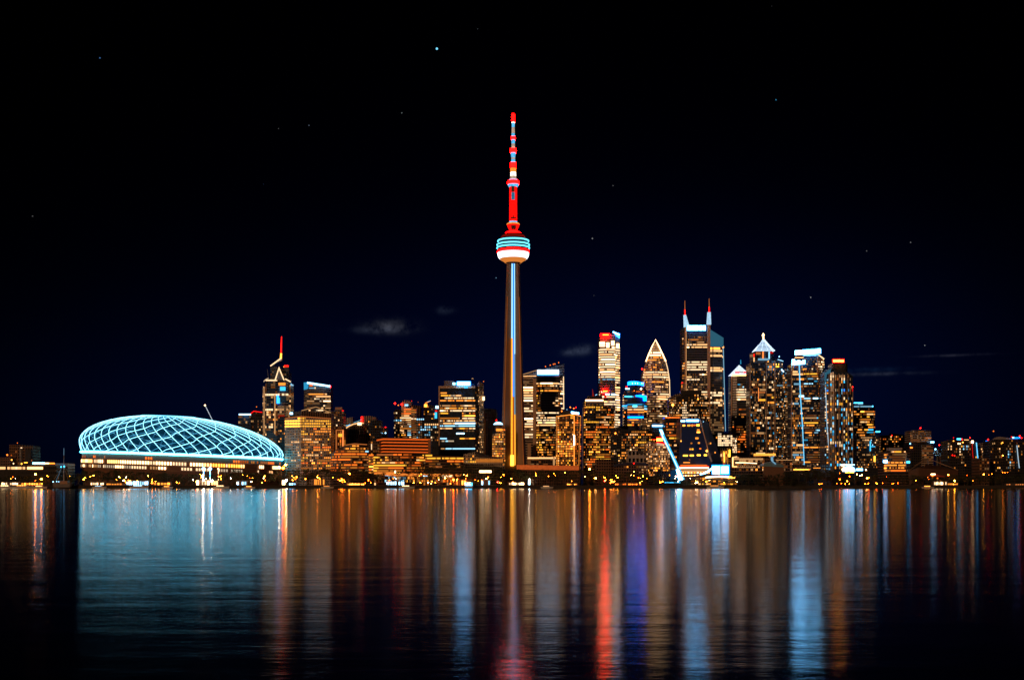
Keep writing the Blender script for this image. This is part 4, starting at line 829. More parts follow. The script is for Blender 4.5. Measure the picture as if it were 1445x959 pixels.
b.body([(912, 5), (914, 1), (924, 0), (945, 2)], [624, 622.5, 623, 625], vis=672, wall='tan', glass='k', style='resid', pal='warm', dens=.62, fh=3.1, bay=1.9, rules=((912, 946, 660, 672, 'gold', .5),)); b.box(926.6, 936, 616.4, 618.4, emit('sign_red_soft', (1, .0025, .0015), 6), 'sign', -2.4, -1.2); b.box(926.6, 935, 618.4, 621.8, 'y5', 'sign', -2.4, -1.2, 'yellow panel of the roof sign'); b.poly([(926.6, 622.6), (940.4, 625), (940.4, 626.6), (926.6, 624)], emit('sign_red_soft', (1, .0025, .0015), 6), 'sign', -2.4, -1.2, 'slanted red line under the roof sign'); b.box(920.4, 925.8, 619.2, 620.6, 'r3', 'sign', -2, -1.2); b.box(927, 936, 624.4, 628, 'n2', 'lit_floor', -1.2, -.4); b.close()

b = Tower('office_tower', 'tall tower with twin lit horns, red masts and a white rooftop sign', 'skyscraper', 992, 2000)
b.body([(962.8, 5), (967.8, 1), (998.6, 0)], [462, 462, 460], vis=612, wall='steel', glass='b', style='ribbon', pal='warm', dens=.35, stick=.6, fh=4.05, bay=1.9, maxrun=20,
       rules=((960, 999, 460, 475, 'w1', .0), (970, 998, 473.8, 480.4, 'amber', .7, .7), (968, 999, 483.5, 490.5, 'strip', .96, .9), (962, 999, 491, 509, 'w1', 0), (970, 998, 509.5, 524.5, 'n3', .95, .95), (968, 999, 525, 536, 'strip', .75, .85), (968, 999, 537, 551, 'tan', .35, .6), (968, 999, 551, 566, 'strip', .93, .9), (968, 999, 566, 612, 'warm', .7, .7)))
b.body([(1001.5, 3), (1006, 2), (1019, 4), (1021.5, 8)], [465, 468, 477, 478], vis=618, wall='steel', glass='b', style='curtain', pal='tan', dens=.3, stick=.5, fh=4.05, name='right_wing',
       rules=((1000, 1023, 465, 489, 'w1', 0), (1001, 1020, 489, 491.6, 'a4', .9, .8), (1003, 1012, 500, 504, 'white', .6), (1000, 1022, 505, 517, 'w1', 0.02), (1003, 1022, 517.5, 523, 'strip', .95, .9), (1000, 1022, 524, 552, 'tan', .05), (1000, 1023, 552.5, 558, 'strip', .95, .9), (1000, 1023, 559, 574, 'white', .4, .6)))
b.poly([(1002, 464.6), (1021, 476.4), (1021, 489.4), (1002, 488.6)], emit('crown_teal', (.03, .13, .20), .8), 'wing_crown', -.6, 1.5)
b.box(966.4, 969.2, 461, 606, pier_tan, 'pier', -1.4, 1); b.box(998.2, 1002.4, 458, 608, pier_tan, 'pier', -1.8, 1); b.bar([(1020.6, 490), (1023.8, 608)], .7, 'k2', 'edge_glow', dd=5); b.bar([(968.3, 462), (968.6, 598)], .45, 'w2', 'edge_glow', dd=-2)
b.poly([(964.8, 444.2), (968.3, 444.2), (972.6, 459.2), (965.2, 461.6)], emit('horn_white', (.42, .66, .85), 1.1, .5), 'horn', -2, 2); b.poly([(998.6, 440.2), (1003, 440.2), (1003.6, 457.6), (997.4, 457.6)], emit('horn_white', (.42, .66, .85), 1.1, .5), 'horn', -2, 2)
b.bar([(966.6, 444.2), (966.5, 436.8)], [1.0, .8], 'r4', 'mast', dd=0); b.bar([(966.5, 436.8), (966.4, 424)], [.7, .4], 'd2', 'mast', dd=0); b.bar([(1000.9, 440.2), (1000.8, 433)], [1.0, .8], 'r4', 'mast', dd=0); b.bar([(1000.8, 433), (1000.6, 421)], [.7, .4], 'd2', 'mast', dd=0)
for x0, x1 in ((970, 975.8), (976.8, 985.6), (987.2, 991.2), (992.4, 995.6)): b.box(x0, x1, 459.2, 465.8, 'k6', 'sign', -2.8, -1.6)
b.box(969.6, 996, 458.6, 466.6, 'b4', 'glow_board', -1.6, -1.0); b.box(961.6, 966, 538, 556, pier_tan, 'stub_wing', 6, 14); b.beacon(962.8, 540, 'r4', 1.1, 4); b.box(962, 965.4, 543, 546.6, 'a3', 'lit_opening', 5, 5.8); b.close()
b = Tower('office_block', 'warm-windowed block with dark penthouse in front of the twin-horned tower', 'building', 970, 1780)
b.body([(944.5, 12), (950, 2), (984, -2), (1001, 8)], [562, 558.5, 556, 561], vis=600, wall='dark', glass='k', style='grid', pal='warm', dens=.48, fh=3.6, bay=2.2, rules=((944, 1002, 584, 588, 'gold', .8, .6), (963, 970, 565, 590, 'n3', .9)))
b.body([(946, 16), (953, 8), (962, 8)], [559, 555.5, 553.8], vis=500, wall='tan', panels=False, dens=0, name='roof_wing'); b.box(961, 990, 550.8, 557, metal_dark, 'penthouse', 4, 20); b.beacon(949.4, 571, 'a5', 2.1, -2); b.beacon(985, 563, 'a4', 1.4, -6); b.close()
b = Tower('office_block', 'dark block with an orange roofline left of the leaning black building', 'building', 948, 1700)
b.body([(938, 2), (940, 0), (960, 0)], [588.6, 588, 588.6], vis=662, wall='navy', glass='k', style='ribbon', pal='orange', dens=.10, stick=.3, rules=((938, 960, 594, 606, 'orange', .3), (941, 957, 612, 619, 'amber', .8, .6), (946, 953, 628, 632, 'y3', .8), (952, 960, 640, 644, 'y3', .9, .8)), bay=2.2); b.box(939, 959, 588.2, 589.6, 'o3', 'roof_light', -1.2, 0); b.close()
# leaning black office: a wedge with slanted right wall
b = Tower('leaning_office', 'black glass office with a slanted right side and white top lights', 'building', 985, 1640)
D_ = b.D; m = M()
fb = [P3(958.5, 652, D_), P3(1003, 655, D_), P3(987.5, 590, D_), P3(960.5, 590, D_)]; fb = [(x, y, z) for x, y, z in fb]
rb = [P3(1019.5, 652, D_ + 26), P3(999.5, 596, D_ + 22)]
bk = [(x, y + 40, z) for x, y, z in (fb[0], rb[0], rb[1], fb[3])]
nav = plain('glass_navy', (.018, .040, .13), .35, noise=.35)
m.face([fb[0], fb[1], fb[2], fb[3]]); m.face([fb[1], rb[0], rb[1], fb[2]]); m.face([fb[3], fb[2], rb[1], bk[2], bk[3]]); m.face([rb[0], bk[1], bk[2], rb[1]]); m.face([bk[0], fb[0], fb[3], bk[3]])
mesh_obj('tower_body', m, nav, b.T)
m = M(); a = [(x, y, GZ) for x, y, z in (fb[0], fb[1], rb[0], bk[1], bk[0])]; c = [fb[0], fb[1], rb[0], bk[1], bk[0]]
for i in range(5): m.face([a[i], a[(i + 1) % 5], c[(i + 1) % 5], c[i]])
mesh_obj('lower_body', m, nav, b.T)
b.bar([(960.8, 589), (961, 622)], .55, pier_tan, 'corner_frame', dd=-1); b.bar([(988, 592), (996, 622), (999.6, 636)], .8, pier_tan, 'corner_frame', dd=-1); b.beacon(961, 622, 'a4', 1.1, -2); b.beacon(997.4, 636, 'a5', 1.5, -2); b.bar([(999, 636), (1004.5, 651)], 1.5, plain('rib_grey', (.3, .33, .36)), 'corner_frame', dd=-1)
b.box(960.6, 967, 592.6, 594.8, 'k4', 'top_light', -1.6, -.3); b.box(968.8, 986, 591.8, 594.4, 'k5', 'top_light', -1.6, -.3); b.bar([(988.2, 592.6), (993, 595)], .8, 'k3', 'top_light', dd=8)
br = random.Random(5)
for (x0, x1, y, h, c) in ((963.4, 966.8, 600, 2.2, 'a4'), (970, 974, 600, 2.4, 'y3'), (974.5, 982, 599.6, 1.6, 'o3'), (983, 987, 599.6, 2.8, 'y4'), (983.6, 987.4, 606, 1.6, 'a3'), (983.4, 988, 609.4, 2.4, 'a4'), (981.4, 985.6, 618, 2.6, 'a3'), (974.6, 977, 625, 2.0, 'a2'), (985, 987.6, 624.6, 2.2, 'a3'), (973, 975, 633.4, 2.2, 'a3'), (976, 978.6, 633.4, 2.4, 'y3'), (987, 989.6, 632.6, 1.8, 'o3'),
                       (964, 970.6, 642.4, 2.0, 'y4'), (973.6, 979, 642.2, 2.0, 'y4'), (983.6, 988.6, 641.8, 2.0, 'y4'), (993.6, 997.6, 641.8, 2.4, 'y4'), (964.4, 973.6, 652.2, 1.4, 'a3'), (972.2, 974, 648.4, 1.2, 'o2'), (976, 977.6, 600, 3.0, 'a3')): b.box(x0, x1, y - h / 2, y + h / 2, c, 'window', -.9, .3)
for (x, y) in ((993, 608), (996.6, 618), (1002, 624), (1008.4, 637), (1010.6, 616)): b.box(x, x + 1.6, y, y + 2.2, 'a3', 'window', 10, 11)
b.close()
b = Tower('leaning_office_annex', 'dark glazed annex with yellow windows beside the leaning black office', 'building', 950, 1645)
b.body([(944, 0), (958.4, 0)], [626, 626], vis=662, wall='navy', glass='k', style='ribbon', pal='gold', dens=.08, fh=4); b.close()
b = Tower('restaurant_pavilion', 'round waterfront pavilion banded in red and white light under the leaning office', 'building', 980, 1580)
m = M(); px_ = X(980, 1600)
for (r, ya, yb) in ((20, 684, 663.6), (19, 663.6, 657), (17, 657, 654.6)):
    m.lathe(px_, 1606, [(r, Z(ya, 1590)), (r, Z(yb, 1590)), (r * .3, Z(yb, 1590))], 36)
mesh_obj('pavilion_wall', m, concrete_dark, b.T)
for (r, ya, yb, mt) in ((19.4, 660.8, 658.6, 'n4'), (19.5, 658.3, 657.2, 'r4'), (20.6, 664.4, 663.4, 'w3'), (17.4, 656.6, 655.4, 'o3')):
    m = M(); m.lathe(px_, 1606, [(r, Z(ya, 1590)), (r, Z(yb, 1590))], 40); mesh_obj('light_band', m, EM(mt), b.T)
for k, (ya, yb) in enumerate(((667.4, 665.8), (671.4, 669.8))):
    for i in range(16):
        a0 = PI + PI * (i + .2) / 16; a1 = PI + PI * (i + .8) / 16; r = 20.5
        m = M(); m.face([(px_ + r * math.cos(a0), 1606 + r * math.sin(a0), Z(ya, 1590)), (px_ + r * math.cos(a1), 1606 + r * math.sin(a1), Z(ya, 1590)), (px_ + r * math.cos(a1), 1606 + r * math.sin(a1), Z(yb, 1590)), (px_ + r * math.cos(a0), 1606 + r * math.sin(a0), Z(yb, 1590))])
        mesh_obj('window', m, EM(('w4', 'a4', 'n4')[(i * 7 + k) % 3]), b.T)
b.close()
b = Tower('leaning_pylon', 'slanted white and cyan lit pylon rising from the waterfront', 'pylon', 955, 1540)
b.poly([(930.2, 604.8), (934.6, 604.8), (936.5, 611), (966.6, 676), (962.2, 676.6), (946, 640), (932, 611)], emit('pylon_cyan', (.05, .42, .80), 1.5), 'pylon_beam', -3, 1)
b.bar([(931.6, 606), (934.4, 614), (948, 642), (964, 676)], [.9, .5, .4, .6], 'k4', 'beam_edge', dd=-3.4); b.poly([(930.4, 606), (934, 606), (936.6, 612), (934.4, 613.5)], 'k5', 'pylon_tip', -3.8, -3); b.poly([(954.2, 662), (958, 662), (963, 677), (958, 677.8)], 'k6', 'lit_panel', -4.6, -3.6)
b.box(938, 960, 679.8, 681.0, 'c3', 'deck_light', -8, -6); b.poly([(946.5, 664), (955, 661), (958, 676), (946.5, 677)], emit('haze_blue', (.005, .035, .09), .8), 'haze_plate', -2, 0); b.close()  # dim blue plate paints the haze beside the bright panel
b = Tower('lookout_deck', 'dark rounded building among trees left of the slanted pylon', 'building', 938, 1560)
b.body([(927.5, 5), (930, 0), (944, 0), (947, 4)], [666, 664, 664, 665.6], vis=680, wall='navy', glass='k', pal='gold', dens=.06); b.close()
b = Tower('billboard', 'big white-blue glowing screen on the shore right of the leaning office', 'billboard', 1017, 1560)
b.box(1005.4, 1016.0, 657.4, 668.2, 'k6', 'screen', -2, -1); b.box(1018.2, 1027.8, 657.8, 667.6, 'k6', 'screen', -2, -1); b.box(1004.6, 1029.6, 655.4, 669.6, emit('screen_blue', (.01, .28, 1), 3.0), 'screen_glow_frame', -1, 1); b.bar([(988, 668.8), (994, 667.4), (1000, 664), (1006, 659.6)], [.9, 1.1, 1.2, 1.3], 'k5', 'light_arm', dd=-2.4); b.box(1010, 1011, 669, 684, metal_dark, 'post', 0, 1); b.box(1022, 1023, 669, 684, metal_dark, 'post', 0, 1); b.close()  # blue halo around the screens is painted by the frame's emission
b = Tower('waterfront_terrace', 'low curved terrace with a bright white strip below the glowing screen', 'building', 1012, 1545)
b.body([(975, 6), (990, 1), (1012, 0), (1034, 2), (1040, 6)], [672, 669.6, 669, 670, 672], vis=683, wall='dark', glass='k', style='ribbon', pal='amber', dens=.25, rules=((1018, 1040, 674, 684, 'amber', .5),)); b.bar([(996, 673.4), (1004, 672.4), (1014, 672), (1026, 672.4), (1034, 673.4)], 1.0, 'n5', 'light_strip', dd=-2); b.bar([(1028, 672.6), (1037, 673.8)], 1.1, 'a5', 'light_strip', dd=-2.4); b.close()
b = Tower('glass_pavilion', 'boxy block glowing warm white behind the leaning office', 'building', 1022, 1700)
b.body([(1008, 3), (1013, 0), (1033.5, -2), (1039.5, 6)], [612, 610.6, 611, 616], vis=636, wall='dark', glass='k', style='curtain', pal='strip', dens=0, fh=3.0, bay=2.4, rules=((1013, 1034, 614.5, 630.5, 'n3', .93), (1034, 1040, 616, 640, 'white', .7), (1010, 1034, 610, 613, 'n2', .7)), floorvar=0)
b.body([(1016, -2), (1030, -2)], 632, vis=656, wall='pale', glass='k', style='vert', pal='gold', dens=.45, name='lower_wing'); b.box(1028.6, 1030.6, 634, 655, 'y4', 'light_pillar', -4, -3); b.box(1021.4, 1022.8, 638, 652, 'a4', 'light_pillar', -4, -3); b.close()
b = Tower('office_tower', 'tower with a white glowing pyramid roof and needle', 'skyscraper', 1045, 1960)
b.body([(1032, 3), (1040, 0), (1058.5, 1)], [530.5, 530.2, 530.2], vis=655, wall='steel', glass='b', style='ribbon', pal='orange', dens=.0, stick=.6, fh=4, bay=2.0, rules=((1041, 1057, 540, 547, 'cool', .25, .5), (1040, 1058, 549, 565, 'strip', .97, .95), (1041, 1058, 570.5, 573.5, 'orange', .95, .8), (1033, 1058, 574, 578.5, 'orange', .5, .5), (1033, 1058, 581, 591, 'orange', .4, .4), (1040, 1058, 595, 597.4, 'k3', .95, .9), (1040, 1058, 601, 612, 'amber', .6, .4), (1033, 1036, 554, 602, 'o3', .5), (1040, 1058, 612, 640, 'orange', .28, .4), (1040, 1058, 630, 640, 'orange', .7, .6)))
b.pyramid(1032, 1058.5, 528.2, 1045.3, 513.4, emit('pyramid_white', (.70, .84, 1), 1.2, .8), 'roof', 30, 1); b.box(1033, 1058, 528, 530, 'w4', 'cornice_light', -1.6, 0); b.box(1037.6, 1043.6, 524.2, 526, 'r3', 'sign', -1.4, 1); b.box(1049.6, 1056.4, 524, 526, 'r3', 'sign', -1.4, 1); b.box(1044, 1049, 524.2, 525.6, 'd2', 'sign', -1.4, 1); b.bar([(1045.3, 513.4, 16), (1045.2, 507.4, 16)], [.9, .5], 'c2', 'needle'); b.box(1031.8, 1033.2, 531, 600, pier_tan, 'edge_pier', 1, 3); b.close()
b = Tower('office_tower', 'tower crowned by a tiered white lattice pyramid and finial', 'skyscraper', 1078, 1850)
b.body([(1057.8, 3), (1061, 0), (1081.5, 0), (1094.5, 1)], [512, 511.4, 510.4, 508.5], vis=652, wall='navy', glass='b', style='curtain', pal='mixed', dens=.26, stick=.45, fh=3.9, bay=2.0, maxrun=12, rules=((1061, 1081, 511, 520, 'w1', .1), (1061, 1080, 535.6, 538.8, 'orange', 1, .9), (1061, 1070, 543, 546, 'cool', .9, .8), (1072, 1080, 542, 545, 'cool', .8, .8), (1061, 1080, 553, 556, 'd2', .9, .8), (1070, 1082, 564, 567.4, 'y3', .9, .8), (1082, 1094, 556, 566, 'gold', .5)))
b.body([(1063, 6), (1065, 3), (1088, 3), (1092, 7)], [495.6, 495, 495, 496], vis=400, wall='steel', glass='b', style='curtain', panels=False, dens=0, name='neck', bay=8, fh=16)
for (x0, x1, y0, y1, c) in ((1063.4, 1065, 499, 503, 'r3'), (1067, 1073.4, 496.6, 500, 'd2'), (1075.8, 1078, 495.6, 505.6, 'd3'), (1086.6, 1091, 496, 498.6, 'r2'), (1070, 1085.6, 505.4, 508, 'k2'), (1084.8, 1086.4, 496, 506, 'k3'), (1063.6, 1064.8, 504, 510, 'w3')): b.box(x0, x1, y0, y1, c, 'neck_light', .8, 2.6)
emit('lattice_white', (.62, .82, 1), 1.8)
m = M(); D_ = b.D + 10
for k in range(9):                                   # lattice tiers
    f = k / 9; hw_ = 13.4 * (1 - f) ** 1.15 + .4; y = 495.4 - 18.5 * f
    c = X(1077.4, D_); hwm = hw_ / F * D_; z = Z(y, D_)
    q = [(c - hwm, D_ - hwm * .7, z), (c + hwm, D_ - hwm * .7, z), (c + hwm, D_ + hwm * .7, z), (c - hwm, D_ + hwm * .7, z)]
    for i in range(4): m.tube([q[i], q[(i + 1) % 4]], .3 if k else .55, 4)
    if k: 
        for i in range(4):
            for u in (0, .33, .66): 
                m.tube([tuple(Vector(pq[i]).lerp(Vector(pq[(i + 1) % 4]), u)), tuple(Vector(q[i]).lerp(Vector(q[(i + 1) % 4]), u))], .28, 4)
    pq = q
mesh_obj('lattice_pyramid', m, MATS['lattice_white'], b.T)
b.pyramid(1065.5, 1089.3, 495.2, 1077.4, 477.5, plain('crown_core', (.25, .32, .42)), 'crown_core', 16, 2)
b.bar([(1077.3, 478, 10), (1077.2, 474.5, 10), (1077.1, 472.6, 10), (1077, 471, 10), (1077, 469.6, 10)], [1.3, 1.0, 2.0, 1.2, .3], 'n4', 'finial'); b.box(1074.8, 1076.4, 472.6, 473.8, 'n3', 'finial_arm', 9.6, 10.6)
b.box(1058, 1059.4, 512, 650, plain('pier_dim', (.38, .28, .21)), 'pier', -.9, 1.5); b.box(1080.8, 1082.2, 511, 650, plain('pier_dim', (.38, .28, .21)), 'pier', -.9, 1); b.box(1092.6, 1094.6, 508.6, 652, plain('pier_dim', (.38, .28, .21)), 'pier', -.9, 1); b.box(1070, 1071, 547, 566, 'd3', 'light_strip', -.7, -.1); b.box(1087.6, 1088.4, 570, 640, plain('pier_dim', (.38, .28, .21)), 'pier', -.9, .5)
b.body([(1094.6, 2), (1104.5, 1), (1105.5, 6)], [505.4, 508, 509], vis=655, wall='navy', glass='b', style='grid', pal='mixed', dens=.3, name='side_wing', fh=3.6, bay=1.9, rules=((1094, 1105, 505, 512, 'w1', 0), (1095, 1100, 513, 518, 'y4', .9)))
b.body([(1104.5, 3), (1111.5, 3), (1113.5, 8)], [521.4, 522.6, 526], vis=655, wall='navy', glass='b', style='grid', pal='mixed', dens=.42, name='side_wing', fh=3.5, bay=1.8, rules=((1100, 1114, 575, 650, 'tan', .5),))
b.bar([(1097.6, 507), (1105.2, 509.4)], .6, 'k3', 'roof_light'); b.bar([(1102.6, 521), (1106, 524.4)], .9, 'k4', 'roof_light'); b.box(1107, 1110.8, 520.8, 523.4, pier_tan, 'roof_plant', 4, 8); b.beacon(1099.6, 503, 'k4', 1.0, 2); b.beacon(1084, 510, 'a4', 1.0, -2); b.close()
b = Tower('office_tower', 'sliver of a dark tower with white window dots between two tall towers', 'tower', 1115, 2000)
b.body([(1112.5, 0), (1118, 0)], 529.5, vis=655, wall='steel', pal='white', dens=.4, fh=4.5); b.beacon(1114.4, 527, 'o4', 1.0, -1); b.close()
b = Tower('office_tower', 'glass tower with two blue-white roof signs and a blue light line', 'skyscraper', 1140, 1800)
b.body([(1116.8, 2), (1118.5, 0), (1134.5, 0)], [513, 512.4, 512.4], vis=656, wall='navy', glass='b', style='curtain', pal='mixed', dens=.42, stick=.45, fh=3.6, bay=1.9, maxrun=9, rules=((1118, 1134, 526, 529.5, 'gold', .85, .7), (1118, 1134, 534, 537, 'gold', .7, .6), (1121, 1135, 554, 560, 'k4', .6, .7), (1118, 1134, 585, 600, 'amber', .5, .4)))
b.body([(1134.5, 1), (1154.5, -1), (1163.3, 9)], [504.6, 501.6, 506], vis=656, wall='navy', glass='b', style='ribbon', pal='mixed', dens=.28, stick=.5, fh=3.6, bay=1.9, name='main_block', maxrun=12,
       rules=((1134, 1155, 503, 508, 'tan', .7, .7), (1134, 1156, 507, 519, 'tan', .12, .4), (1134, 1145, 526.4, 529.4, 'y3', 1, .9), (1146, 1155, 525, 534, 'orange', .9, .8), (1131, 1146, 538.6, 541.4, 'k3', .95, .8), (1134, 1155, 559.6, 562, 'k3', .4, .8), (1148, 1158, 560, 562.4, 'k4', .95, .9), (1150, 1158, 587, 592, 'blue', .95, .8), (1134, 1158, 594.6, 598.6, 'y3', .95, .9), (1150, 1158, 592.4, 595, 'gold', .95, .9), (1139, 1158, 630, 634, 'orange', .7, .8), (1150, 1158, 605, 609, 'k3', .9, .8), (1155, 1164, 508, 524, 'white', .6), (1155, 1164, 526, 600, 'dim', .2), (1139, 1158, 637, 655, 'dim', .85, .5)))
b.box(1153, 1154.8, 503, 527, pier_tan, 'pier', -1.8, 0); b.bar([(1155, 500.6), (1163, 506.4)], 1.0, 'n3', 'roof_edge_light', dd=4)
b.sign(1121.8, 1158, 494.4, 500.8, 'k6', rows=None, tilt=-2.6, dd=-3.4); b.sign(1132, 1158, 492.8, 494.6, 'c4', rows=0.4, tilt=-2.0, dd=-3.0)
b.poly([(1118, 511), (1118, 506.6), (1121.4, 506.6), (1122.2, 510.2), (1125.4, 508.4), (1127, 507.8), (1131, 509.4), (1134.4, 507.6), (1136, 507.6), (1136, 513.2), (1118.2, 514.6)], 'k6', 'sign', -3.2, -1.8)
b.bar([(1127.8, 514.4), (1129.6, 560), (1132.4, 600), (1135, 656)], [.85, .8, .7, .55], emit('line_cyan', (.12, .50, .80), 1.6), 'light_line', dd=-2); b.box(1116.6, 1117.6, 512, 656, pier_tan, 'edge_pier', 0, 2); b.box(1122, 1134, 503.4, 505, 'w3', 'lit_floor', 0, 2); b.box(1134, 1155, 499.6, 502.2, metal_grey, 'parapet', 1, 6); b.close()
b = Tower('office_tower', 'dark tower of vertical piers with a red and yellow roof sign', 'skyscraper', 1185, 1750)
b.body([(1163.8, 6), (1166, 3), (1172.5, 3)], [526, 523, 518.6], vis=658, wall='steel', glass='n', style='grid', pal='colour', dens=.4, fh=3.8, name='left_wing', rules=((1163, 1173, 518, 535, 'w1', .05),))
b.body([(1171, 1), (1176, -1), (1196, -1), (1203.5, 4)], [526, 525, 525, 530], vis=660, wall='navy', glass='n', style='vert', pal='colour', dens=.32, fh=4.0, bay=3.0, rules=((1176, 1197, 524.5, 528, 'gold', .9, .8), (1176, 1197, 529, 532, 'warm', .5), (1176, 1183, 533, 540, 'orange', .4)))
b.body([(1175.6, 3), (1178, 1), (1194, 1), (1196, 4)], [512, 511.6, 512, 513], vis=400, wall='dark', glass='b', panels=False, dens=0, name='roof_block', style='curtain')
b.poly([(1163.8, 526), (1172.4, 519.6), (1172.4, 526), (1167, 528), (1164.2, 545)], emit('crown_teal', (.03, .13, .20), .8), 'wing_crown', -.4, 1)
b.box(1174.8, 1191.4, 506.2, 511.2, emit('sign_red_soft', (1, .0025, .0015), 6), 'sign', -2.4, -1.2); b.sign(1175.8, 1190.4, 507.4, 510.4, 'y5', rows=0.1, dd=-2.9)
for x in (1170.4, 1178.4, 1184.2, 1189.6, 1196.6, 1203.4): b.box(x - .55, x + .55, 527 if x < 1200 else 545, 658, plain('pier_dim', (.38, .28, .21)), 'pier', -3.2 if x < 1197 else 3, -.6 if x < 1197 else 5)
b.bar([(1165, 546), (1167, 600), (1171.5, 656)], .6, emit('line_white', (.45, .62, .75), .9), 'light_line', dd=2); b.beacon(1203.2, 545.6, 'r4', 1.3, 3); b.box(1202.6, 1203.8, 546, 552, 'r2', 'edge_glow', 2, 3); b.close()
b = Tower('office_tower', 'dark stepped tower with amber ribbons and a cyan top line', 'tower', 1220, 1900)
b.body([(1205, 0), (1218.5, 0), (1218.6, 0), (1232.5, 0), (1234.5, 4)], [568.5, 568, 570.6, 571.5, 574], vis=655, wall='navy', glass='k', style='ribbon', pal='gold', dens=.3, stick=.6, fh=4, bay=2.0, rules=((1205, 1219, 569, 577, 'k2', .7, .6), (1217, 1234, 580, 586, 'gold', .6, .7), (1205, 1231, 583.5, 587, 'amber', .85, .8), (1226, 1235, 588, 591, 'cool', .95, .9), (1207, 1230, 593, 600, 'gold', .85, .8), (1224, 1232, 603, 612, 'blue', .7, .7), (1205, 1222, 612, 656, 'mixed', .35)))
b.box(1205.2, 1217.6, 567.4, 568.8, 'c4', 'roof_light', -1.2, 0); b.beacon(1231.4, 573, 'c4', 1.3, -2); b.close()
b = Tower('office_block', 'mid-height block with pale ribbons and cyan dots below the stepped tower', 'building', 1226, 1780)
b.body([(1209, 2), (1213, 0), (1240, 2), (1243, 5)], [613, 612, 613.5, 616], vis=660, wall='dark', glass='b', style='grid', pal='mixed', dens=.3, rules=((1210, 1240, 612, 621, 'warm', .8, .6), (1226, 1234, 620, 632, 'cool', .5), (1238, 1244, 613, 630, 'dim', .6)), fh=3.6, bay=2); b.box(1236, 1242, 607.8, 609.6, 'c4', 'sign', -2, -1); b.box(1227.6, 1229, 622, 636, 'c3', 'light_strip', -1.4, -.4); b.box(1228, 1235, 629.2, 630.2, 'c3', 'light_strip', -1.4, -.4); b.box(1233.4, 1235.2, 643, 651, 'y4', 'light_strip', -1.4, -.4); b.close()
b = Tower('apartment_block', 'dark stepped block with a few orange windows right of the tall cluster', 'building', 1260, 2100)
b.body([(1243, 2), (1255, 0), (1255.1, 0), (1275, 0), (1283, 3)], [614, 613.5, 611, 613, 622], vis=645, wall='dark', glass='k', style='grid', pal='orange', dens=.10, rules=((1257, 1268, 613, 625, 'amber', .5), (1248, 1252, 618, 622, 'o3', .8))); b.beacon(1258.6, 614, 'r4', 1.1, -2); b.close()
b = Tower('office_block', 'flat-topped tan office with a grey roof box and orange windows', 'building', 1266, 1680)
b.body([(1247.6, 4), (1251, 0), (1278, 0), (1284.5, 4)], [637, 636, 635.4, 635], vis=664, wall='brown', glass='k', style='ribbon', pal='gold', dens=.62, stick=.3, fh=3.7, bay=2.1, rules=((1250, 1278, 638, 649, 'dim', .8, .7), (1278, 1285, 634, 664, 'dim', .1)))
b.box(1254.6, 1272.4, 631.4, 635.4, plain('roofbox_grey', (.4, .4, .42)), 'roof_box', 2, 14); b.box(1246.6, 1252.4, 648.6, 652.4, 'k5', 'side_lamp', -3, -2); b.box(1279.8, 1284, 650.2, 653, 'c4', 'side_lamp', -3, -2); b.box(1278, 1279, 637, 660, pier_tan, 'pier', -1.4, 0); b.close()
b = Tower('office_block', 'tan slab block of horizontal bands with a red beacon', 'building', 1300, 1900)
b.body([(1284.8, 2), (1286, 0), (1314, 0)], [607.6, 607, 607.4], vis=626, wall='tan', glass='k', style='ribbon', pal='dim', dens=.35, stick=.5, fh=3.4, bay=2.2)
b.body([(1283, -6), (1316, -6)], [624, 623.6], vis=600, wall='dark', panels=False, dens=0, name='middle_block'); b.body([(1301, -10), (1317, -10)], [628.2, 628.6], vis=648, wall='tan', glass='k', style='ribbon', pal='dim', dens=.4, stick=.5, name='lower_block', fh=3.4)
b.beacon(1298.8, 603.8, 'r5', 1.3, 4); b.box(1284.6, 1287.8, 630.4, 632, 'o4', 'window', -8, -7); b.beacon(1284.4, 625.6, 'k5', 1.1, -8); b.box(1313.6, 1318, 622.4, 624.6, 'k5', 'side_lamp', -8, -7); b.close()
b = Tower('lit_sphere', 'small round frame of white lights beside the banded slab block', 'structure', 1323, 1750)
m = M(); br = random.Random(9)
for i in range(46):
    a = br.random() * 2 * PI; c_ = br.uniform(-1, 1); r = 5.6 / F * 1750
    m.octa((X(1323, 1750) + r * math.cos(a) * math.sqrt(1 - c_ * c_), 1750 + r * math.sin(a) * math.sqrt(1 - c_ * c_), Z(638, 1750) + r * c_), .38)
mesh_obj('bulbs', m, EM('k3'), b.T); m = M(); m.lathe(X(1323, 1750), 1750, [(3, GZ), (2.6, Z(644, 1750)), (5.4, Z(640, 1750)), (5.4, Z(636, 1750)), (2.6, Z(632.6, 1750)), (.1, Z(632, 1750))], 16); mesh_obj('sphere_frame', m, metal_dark, b.T); b.beacon(1320, 633.4, 'k5', 1.4, -6); b.beacon(1325.4, 627.6, 'r5', 1.1, -2); b.close()
b = Tower('apartment_block', 'low reddish block between the light sphere and the twin condominium towers', 'building', 1334, 1850)
b.body([(1330.5, 0), (1338, 0)], 634, vis=650, wall='brown', pal='orange', dens=.2); b.close()
b = Tower('tensile_hall', 'dark tent-roofed hall hung on cables from a central mast', 'hall', 1310, 1600)
D_ = b.D; m = M(); ap = [P3(1309, 646, D_ + 20), P3(1316, 648, D_ + 34)]
base = [P3(1282, 664, D_), P3(1296, 660, D_ - 4), P3(1322, 661.6, D_ - 4), P3(1352, 663, D_), P3(1352, 664, D_ + 50), P3(1282, 664, D_ + 50)]
lowtop = (ap[0][0], ap[0][1], Z(654, D_))
for i in range(6): m.face([base[i], base[(i + 1) % 6], lowtop])
